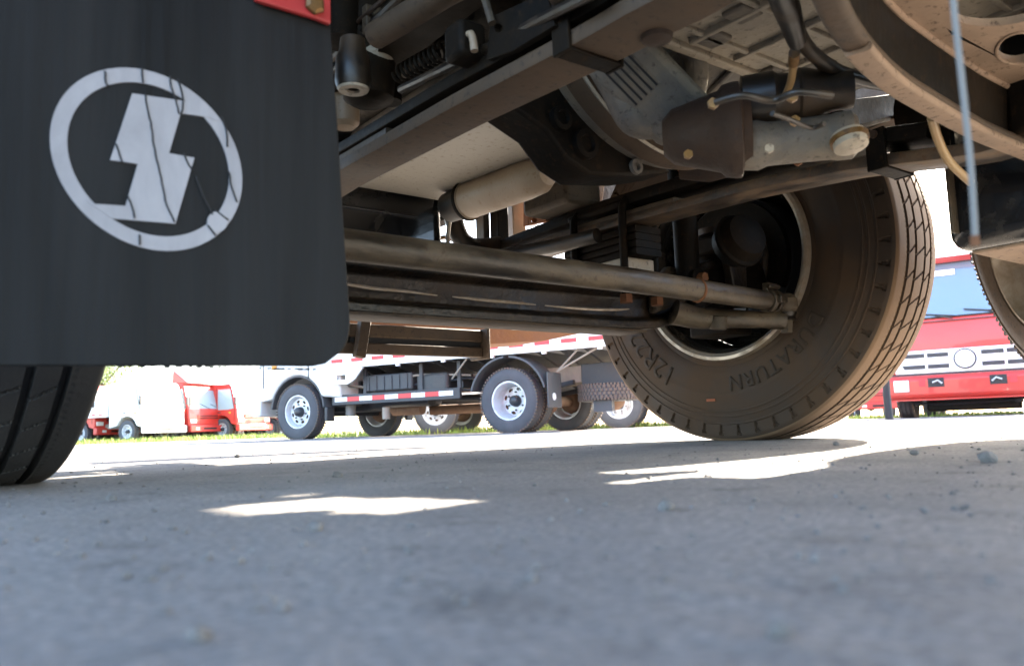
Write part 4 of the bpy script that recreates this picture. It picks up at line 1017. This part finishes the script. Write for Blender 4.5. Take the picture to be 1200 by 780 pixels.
obj('engine', MB().bx(-1.05, .1, -.38, .38, .38, .95), M['darkplastic'], A, bevel=.03)
obj('gearbox', MB().bx(-1.7, -1.05, -.22, .22, .42, .8), M['hub'], A, bevel=.05)
obj('drive_shaft', MB().tube([(-.6, 0, .58), (-WB+.15, 0, .45)], .045, 14), M['hub'], A)
cab_over(A, .80, 2.0, .56, 1.7, 1.6, M['whitepaint'])
# dark arch liner and black mud guard behind the front wheel
for sg in (-1, 1):
    for (c_x, rr, a0_, a1_, y0_, y1_, nm) in ((0, .49, 5, 175, .80, 1.0, 'front_mudguard'), (-WB, .52, 14, 86, .72, 1.06, 'rear_mudguard'), (-WB, .52, 94, 166, .72, 1.06, 'rear_mudguard')):
        ang = np.linspace(math.radians(a0_), math.radians(a1_), 14)
        m_ = MB()
        inn = [(c_x+rr*math.cos(t), .40+rr*math.sin(t)) for t in ang]; ot = [(c_x+(rr+.025)*math.cos(t), .40+(rr+.025)*math.sin(t)) for t in reversed(ang)]
        m_.prism([(a, sg*y0_, b_) for a, b_ in inn+ot], (0, sg*(y1_-y0_), 0))
        obj(nm, m_, M['greyplastic'], A, bevel=.004)
    fb = obj('mudguard_foot', MB().box((-.55, sg*.93, .34), (.05, .16, .2)), M['darkplastic'], A, bevel=.01)
    mf = obj('mud_flap', MB().box((-WB-.57, sg*.90, .50), (.012, .36, .42)), M['greyplastic'], A, rot=(0, 0, 0))
    obj('flap_disc', MB().lathe([(0, .045), (-.006, .045), (-.006, 0)], c=(-WB-.578, sg*.93, .42), axis=(1, 0, 0), seg=20), M['refl_white'], mf)
# bed with drop sides
bx0, bx1 = -WB-1.75, -.62; hw = 1.03
obj('bed_floor', MB().bx(bx0, bx1, -hw, hw, .985, 1.03), M['whitepaint'], A)
for sg in (-1, 1):
    sb = obj('side_board', MB().bx(bx0, bx1, sg*hw-.02, sg*hw+.02, .96, 1.62), M['whitepaint'], A, bevel=.006)
    obj('end_bracket', MB().prism([(-.62, sg*(hw-.02), .74), (-.62, sg*(hw-.02), .957), (-1.25, sg*(hw-.02), .957), (-1.1, sg*(hw-.02), .80), (-.98, sg*(hw-.02), .74)], (0, sg*.03, 0),
        [[(-.78, sg*(hw-.02), .80), (-.94, sg*(hw-.02), .80), (-.94, sg*(hw-.02), .87), (-.78, sg*(hw-.02), .87)]]), M['whitepaint'], A)
    for k in range(13):
        xk = bx0+.18+(bx1-bx0-.36)*k/12
        obj('reflector', MB().box((xk, sg*(hw+.024), 1.065), (.20, .008, .05)), M['refl_red'], A)
    for k in range(6):
        xk = bx0+.5+(bx1-bx0-1.0)*k/5
        obj('hinge', MB().box((xk, sg*(hw+.012), .955), (.05, .04, .05)), M['whitepaint'], A)
for k in range(15):
    xk = bx0+.12+(bx1-bx0-.24)*k/14
    obj('cross_beam', MB().prism([(xk-.02, -hw+.06, .983), (xk-.02, hw-.06, .983), (xk-.02, .40, .83), (xk-.02, -.40, .83)], (.04, 0, 0)), M['steelframe'], A)
obj('head_board', MB().bx(bx1-.02, bx1+.03, -hw, hw, .96, 2.3), M['whitepaint'], A, bevel=.01)
obj('tail_board', MB().bx(bx0-.03, bx0-.001, -hw, hw, .96, 1.62), M['whitepaint'], A, bevel=.01)
# side guard with striped tape, posts, battery box and tank
for sg in (-1, 1):
    gd = obj('side_guard', MB().bx(-2.75, -.62, sg*.93-.02, sg*.93+.02, .46, .60), M['steelframe'], A, bevel=.004)
    for k in range(9):
        obj('tape_red' if k % 2 else 'tape_white', MB().box((-.78-.22*k, sg*(.953), .535), (.218, .005, .06)), M['refl_red'] if k % 2 else M['refl_white'], gd)
    for xx in (-1.15, -2.1, -2.7): obj('guard_post', MB().bx(xx-.025, xx+.025, sg*.87-.015, sg*.87+.015, .46, .95), M['steelframe'], A)
obj('battery_box', MB().bx(-1.95, -1.15, .55, .88, .62, .85), M['steelframe'], A, bevel=.02)
for k in range(6): obj('box_rib', MB().bx(-1.88+.13*k, -1.86+.13*k, .881, .892, .64, .83), M['steelframe'], A)
obj('fuel_tank', MB().bx(-2.5, -2.0, .5, .86, .55, .82), M['darkplastic'], A, bevel=.04)
obj('air_tank', MB().tube([(-1.2, .5, .5), (-2.0, .5, .5)], .10, 20), M['hub'], A)
obj('air_tank', MB().tube([(-1.2, .3, .38), (-1.7, .3, .38)], .09, 20), M['wheelrust'], A)
obj('filter_can', MB().tube([(-.78, .75, .30), (-.78, .75, .46)], .07, 16), M['bluecord'], A)
obj('filter_can', MB().tube([(-1.45, .80, .24), (-1.45, .80, .40)], .055, 16), M['beigeframe'], A)
obj('exhaust', MB().tube([(-1.5, -.2, .36), (-2.3, -.3, .36), (-WB+.5, -.3, .40)], .07, 16), M['wheelrust'], A)
for k in range(2): obj('leaf_spring', MB().sweep([(-WB+t, (.5 if k else -.5), .52+.10*(1-abs(t)/.65)**1.0*-1+.08) for t in np.linspace(-.65, .65, 11)], rrect(.07, .06, .01)), M['hub'], A)
for k in range(9):
    y_ = random.uniform(.5, .85); z_ = random.uniform(.55, .88)
    obj('cable', MB().tube([(-.75, y_, z_), (-1.2, y_-.05, z_-random.uniform(0, .08)), (-2.0, y_, z_-random.uniform(-.05, .05)), (-WB+.7, y_-.1, z_)], random.uniform(.008, .018), 8, smooth=4), M['hub'] if k % 3 else M['beigeframe'], A)
for k in range(7):
    xx = -.8-.36*k
    obj('chassis_bracket', MB().bx(xx-.05, xx+.05, .46, .60+.1*(k % 2), .50+.05*(k % 3), .80), M['darkplastic'], A, bevel=.01)
obj('mud_bracket', MB().bx(-.75, -.5, .45, .85, .45, .9), M['darkplastic'], A, bevel=.02)
obj('tail_channel', MB().bx(-WB-1.6, -WB-.75, .46, .50, .56, .82), M['steelframe'], A, bevel=.01)
for (x0_, x1_) in ((-WB-.62, -WB-.95), (-WB-.62, -WB-1.2), (-WB+.9, -WB+.6)):
    obj('brace', MB().tube([(x0_, .9, .72), (x1_, 1.0, .955)], .012, 8), M['beigeframe'], A)
sp = bpy.data.objects.new('spare_wheel', WM['r'][0]); COL.objects.link(sp); sp.parent = A
sp.location = (-WB-1.05, .30, .46); sp.rotation_euler = (0, math.pi/2, 0)
for me_ in (WM['r'][1], WM['r'][2], WM['r'][4]):
    c = bpy.data.objects.new(me_.name.split('.')[0], me_); COL.objects.link(c); c.parent = sp
    if 'lugs' in me_.name: c['kind'] = 'stuff'
tb = MB()
for j in range(46):
    a = 2*math.pi*j/46
    for r_, xx in enumerate((-.06, -.02, .02, .06)):
        aa = a+(.05 if r_ % 2 else 0); tb.box((xx, math.sin(aa)*.401, math.cos(aa)*.401), (.034, .034, .014), rot=Matrix(((1, 0, 0), (0, math.cos(aa), math.sin(aa)), (0, -math.sin(aa), math.cos(aa)))))
tag(obj('tread_blocks', tb, M['bgtyrebrown'], sp), kind='stuff')
obj('spare_carrier', MB().bx(-WB-1.2, -WB-.96, .56, .64, .22, .36), M['greyplastic'], A)
obj('under_lamp', MB().box((-WB-1.72, .7, .70), (.05, .3, .12)), M['refl_red'], A)

# second white truck behind it: its wheels show under the first
B0 = at(512, 508, d=14.7); B1 = at(727, 503, d=14.0); Bv = Vector((B0.x-B1.x, B0.y-B1.y, 0))
tB = light_truck('flatbed_truck', B0, math.atan2(Bv.y, Bv.x), 1, M['whitepaint'], 'white truck parked behind the dropside truck, wheels showing beneath it', wb=Bv.length, box=False)
# third truck behind, only wheels show
C0 = at(640, 505, d=17.5)
light_truck('flatbed_truck', C0, HA-.05, 1, M['whitepaint'], 'third white truck, farthest back behind the dropside truck', wb=3.4)

# row on the left
for (px_, py_, d_, hd, cm, lab, fa, nm) in (
        (151, 514, 29, 300, 'whitepaint', 'small white truck nearest the mud flap, leftmost of the row', False, 'light_truck'),
        (206, 512, 31, 300, 'redpaint_far', 'red truck with raised roof fairing between the white and the other red truck', True, 'light_truck'),
        (262, 511, 32, 300, 'redpaint_far', 'red truck closest to the white dropside truck, right end of the far row', False, 'light_truck'),
        (318, 511, 34, 300, 'redpaint_far', 'red truck seen past the nose of the white dropside truck', False, 'light_truck'),
        (232, 512, 40, 296, 'redpaint_far', 'red truck in the second row behind the raised fairing', True, 'light_truck'),
        (96, 516, 30, 300, 'redpaint_far', 'red truck mostly hidden behind the near front tyre', False, 'light_truck')):
    p = at(px_, py_, d=d_)
    light_truck(nm, p, math.radians(hd), -1, M[cm], lab, fairing=fa, R=.40)
# distant box trucks closing the view between cabs
for (px_, d_, hd, lab) in ((330, 44, 290, 'white box truck far behind the red cabs'), (60, 46, 285, 'white box truck far away at the left'), ):
    p = at(px_, 512, d=d_); light_truck('box_truck', p, math.radians(hd), -1, M['whitepaint'], lab, box=True)

# red heavy truck at right
hF = math.radians(200)
cF = at(1137, 480, d=13.5)
rF = empty('heavy_truck', (cF.x, cF.y, 0), hF)
tag(rF, 'red heavy truck facing the viewer with white grille panel and blue windshield', 'truck')
# local +x = forward (towards the viewer); the image's left is local -y... 
W2 = 1.2
body = MB().prism([(0, -W2, 0.712), (.02, -W2, 1.229), (-.02, -W2, 1.648), (-.22, -W2, 2.62), (-.36, -W2, 2.86), (-.5, -W2, 2.95), (-2.0, -W2, 3.0), (-2.0, -W2, 0.712)], (0, 2*W2, 0))
cabF = obj('cab', body, M['redpaint_far'], rF, bevel=.05)
obj('visor', MB().prism([(-.10, -W2+.05, 2.6), (.10, -W2+.05, 2.66), (.12, -W2+.05, 2.72), (-.20, -W2+.05, 2.86)], (0, 2*W2-.1, 0)), M['redpaint_far'], rF, bevel=.02)
obj('visor_strip', MB().box((.125, 0, 2.69), (.01, 2*W2-.3, .05)), M['whitepaint'], rF)
wsF = obj('windshield', MB().prism([(.0, -W2+.10, 1.68), (.0, W2-.10, 1.68), (-.195, W2-.16, 2.6), (-.195, -W2+.16, 2.6)], (.012, 0, .004)), M['glass'], rF, bevel=.004)
obj('window_seal', MB().tube([(.01, -W2+.09, 1.672), (.01, W2-.09, 1.672), (-.19, W2-.15, 2.61), (-.19, -W2+.15, 2.61), (.01, -W2+.09, 1.672)], .014, 8), M['darkplastic'], wsF)
obj('permit_sticker', MB().box((-.135, -.25, 2.44), (.01, .42, .10), rot=Matrix.Rotation(-.27, 3, 'Y')), M['refl_white'], wsF)
obj('seat_back', MB().box((-.6, .35, 1.943), (.12, .5, 0.449)), M['bluecord'], rF, bevel=.05)
for (a, b_) in ((.75, .05), (-.02, -.75)):
    wi = obj('wiper', MB().tube([(.03, a, 1.664), (.035, b_, 1.772)], .012, 6), M['darkplastic'], rF)
    obj('wiper_arm', MB().tube([(.04, a-.1, 1.632), (.04, (a+b_)/2, 1.70)], .009, 6), M['darkplastic'], wi)
obj('panel_seam', MB().bx(.0, .024, -W2+.01, W2-.01, 1.60, 1.612), M['darkplastic'], rF)
gp = obj('grille_panel', MB().bx(-.02, .045, -1.07, 1.07, 0.74, 1.13), M['whitepaint'], rF, bevel=.015)
for zz, hwid in ((1.04, .86), (.85, .80)):
    for sg in (-1, 1):
        for k in range(2):
            y0_ = .24+k*.36
            obj('grille_slot', MB().prism([(.047, sg*y0_, zz-.035), (.047, sg*(y0_+.32), zz-.035), (.047, sg*(y0_+.30 + (.06 if k else .02)), zz+.035), (.047, sg*y0_, zz+.035)], (.004, 0, 0)), M['darkplastic'], gp)
obj('badge', MB().lathe([(0, .17), (.02, .165), (.03, .14), (.03, 0)], c=(.045, 0, 0.95), axis=(1, 0, 0), seg=32), M['steelframe'], gp)
obj('badge_face', MB().lathe([(0, .15), (.034, .145), (.036, 0)], c=(.045, 0, 0.95), axis=(1, 0, 0), seg=32), M['whitepaint'], gp)
for t in (0, 120, 240):
    a = math.radians(t); obj('badge_bar', MB().box((.084, .06*math.sin(a), 0.95+.06*math.cos(a)), (.006, .02, .12), rot=Matrix.Rotation(-a, 3, 'X')), M['wheelpaint'], gp)
obj('seam_strip', MB().bx(.0, .04, -W2, W2, .712, .738), M['darkplastic'], rF)
bF = obj('bumper', MB().prism([(-.25, -1.24, 0.343), (.10, -1.24, 0.3), (.16, -1.24, 0.364), (.16, -1.24, 0.641), (.10, -1.24, 0.71), (-.25, -1.24, 0.71)], (0, 2.48, 0)), M['redpaint_far'], rF, bevel=.03)
for sg in (-1, 1):
    obj('headlight', MB().box((.165, sg*.98, 0.534), (.03, .24, .20)), M['lamp'], bF, bevel=.02)
    tw = obj('tow_opening', MB().box((.162, sg*.45, 0.577), (.012, .24, .15)), M['shadowblack'], bF)
    obj('tow_hook', MB().tube([(.17, sg*.50, 0.577), (.19, sg*.42, 0.609), (.17, sg*.36, 0.556)], .016, 8), M['wheelpaint'], bF)
    obj('turn_lamp', MB().box((.162, sg*.66, 0.577), (.012, .10, .12)), M['refl_red'], bF)
    ml = obj('mirror', MB().box((.05, sg*1.42, 1.943), (.08, .2, .5)), M['darkplastic'], rF, bevel=.03)
obj('bumper_lip', MB().bx(.0, .12, -1.1, 1.1, .285, .31), M['redpaint_far'], rF)
for sg in (-1, 1):
    wf_ = add_wheel(rF, -.85, sg*1.02, sg, 'f', R=.52)
    obj('frame_rail', MB().bx(-7, -.1, sg*.42-.04, sg*.42+.04, .62, .86), M['shadowblack'], rF)
    obj('leaf_spring', MB().sweep([(-.85+t, sg*.42, .50+.08*abs(t)) for t in np.linspace(-.7, .7, 9)], rrect(.09, .07, .01)), M['hub'], rF)
    add_wheel(rF, -4.4, sg*1.02, sg, 'r', R=.52); add_wheel(rF, -5.7, sg*1.02, sg, 'r', R=.52)
obj('front_axle', MB().tube([(-.85, -1.0, .46), (-.85, -.5, .40), (-.85, .5, .40), (-.85, 1.0, .46)], .06, 12), M['hub'], rF)
obj('oil_sump', MB().bx(-1.0, -.2, -.35, .25, .34, .5), M['wheelpaint'], rF, bevel=.03)
obj('underbody_shade', MB().bx(-1.6, -.75, -.72, .72, .10, .5), M['shadowblack'], rF, bevel=.04)  # dark box added to stand in for shade below the bumper
obj('bumper_shade', MB().bx(-2.6, -.3, -1.0, 1.0, .45, .70), M['shadowblack'], rF)  # dark filler box in place of the shade behind the bumper
for yy in (-.8, .7): obj('under_bracket', MB().bx(-.5, -.35, yy-.06, yy+.06, .2, .5), M['hub'], rF, bevel=.02)
obj('under_pipe', MB().tube([(-.25, -.9, .27), (-.25, -.4, .22), (-.25, .5, .24), (-.25, .95, .3)], .02, 8, smooth=4), M['hub'], rF)
obj('tie_rod', MB().tube([(-.6, -.9, .36), (-.6, .9, .36)], .03, 10), M['hub'], rF)
obj('cargo_body', MB().bx(-7.6, -2.15, -1.22, 1.22, 1.05, 2.6), M['redpaint_far'], rF, bevel=.03)

# small far red truck and post between the big tyre and the heavy truck
p = at(1005, 487, d=33)
light_truck('light_truck', p, math.radians(215), -1, M['redpaint_far'], 'small red truck far away between the big tyre and the red heavy truck')
p = at(1042, 487, d=11.5)
po = tag(empty('post', (p.x, p.y, 0)), 'dark wooden post just left of the red heavy truck', 'post')
obj('shaft', MB().tube([(0, 0, -.02), (0, .01, .35), (0, 0, .62)], [.055, .05, .045], 14), M['shadowblack'], po)
obj('cap', MB().lathe([(.62, .05), (.63, .055), (.65, .05), (.66, 0)], axis=(0, 0, 1), seg=14), M['shadowblack'], po)

# ------------------------------------------------------------------ grass verge and trees
def grass_strip(name, a, b_, width, n, h, lab):
    gv = []; gf = []
    A_ = Vector(a); B_ = Vector(b_); d = B_-A_; nrm = Vector((-d.y, d.x, 0)).normalized()
    for i in range(n):
        p = A_+d*random.random()+nrm*random.uniform(0, width)
        hh = h*random.uniform(.3, 1.1)*(.5+.8*math.sin(p.x*1.7+p.y*.9)**2); an = random.uniform(0, 6.28); w2 = random.uniform(.006, .014)
        ex = Vector((math.cos(an)*w2, math.sin(an)*w2, 0)); le = Vector((random.uniform(-.4, .4), random.uniform(-.4, .4), 0))*hh
        k = len(gv); gv += [p-ex, p+ex, p+ex*.6+le*.4+Vector((0, 0, hh*.6)), p-ex*.6+le*.4+Vector((0, 0, hh*.6)), p+le+Vector((0, 0, hh))]
        gf += [(k, k+1, k+2, k+3), (k+3, k+2, k+4)]
    me = bpy.data.meshes.new(name); me.from_pydata(gv, [], gf); me.materials.append(M['leafgreen'])
    o = bpy.data.objects.new(name, me); COL.objects.link(o); tag(o, lab, 'grass', kind='stuff')
def G(px, d): q = at(px, 505, d=d); return (q.x, q.y, 0)
grass_strip('grass', G(60, 24.5), G(340, 26.5), 8, 9000, .17, 'green grass under the far row of trucks')
grass_strip('grass', G(330, 14.5), G(800, 14.2), 3.0, 4500, .12, 'tufts of grass under the white trucks')
grass_strip('grass', G(1000, 17), G(1400, 15), 3.0, 3000, .10, 'grass behind the red heavy truck')

def tree(px, d, h, r, lab):
    q = at(px, 505, d=d); root = tag(empty('tree', (q.x, q.y, 0)), lab, 'tree', 'trees beyond the yard')
    tk = MB().tube([(0, 0, -.1), (.1, 0, h*.3), (0, .1, h*.6), (.05, 0, h*.85)], [.22, .17, .12, .04], 10, smooth=3)
    for k in range(5):
        a = k*1.3; tk.tube([(0, 0, h*(.3+.08*k)), (math.cos(a)*r*.5, math.sin(a)*r*.5, h*(.5+.08*k)), (math.cos(a)*r*.8, math.sin(a)*r*.8, h*(.6+.08*k))], [.09, .05, .02], 8, smooth=3)
    obj('trunk', tk, M['bark'], root)
    gv = []; gf = []
    cl_ = [(Vector((random.gauss(0, r*.45), random.gauss(0, r*.45), h*random.uniform(.4, .95))), r*random.uniform(.25, .45)) for _ in range(26)]
    for c, cr_ in cl_:
        for i in range(260):
            dv = Vector((random.gauss(0, 1), random.gauss(0, 1), random.gauss(0, 1))).normalized()*cr_*random.random()**.4
            p = c+dv; e = Vector((random.gauss(0, 1), random.gauss(0, 1), random.gauss(0, 1))).normalized()*.09; f_ = e.orthogonal().normalized()*.05
            k = len(gv); gv += [p-e, p+f_, p+e, p-f_]; gf.append((k, k+1, k+2, k+3))
    me = bpy.data.meshes.new('crown'); me.from_pydata(gv, [], gf); me.materials.append(M['treeleaf'])
    o = bpy.data.objects.new('crown', me); COL.objects.link(o); o.parent = root
tree(118, 60, 6.5, 3.2, 'tree standing behind the leftmost trucks')
tree(20, 58, 7.5, 3.4, 'tree hidden behind the near tyre at far left')
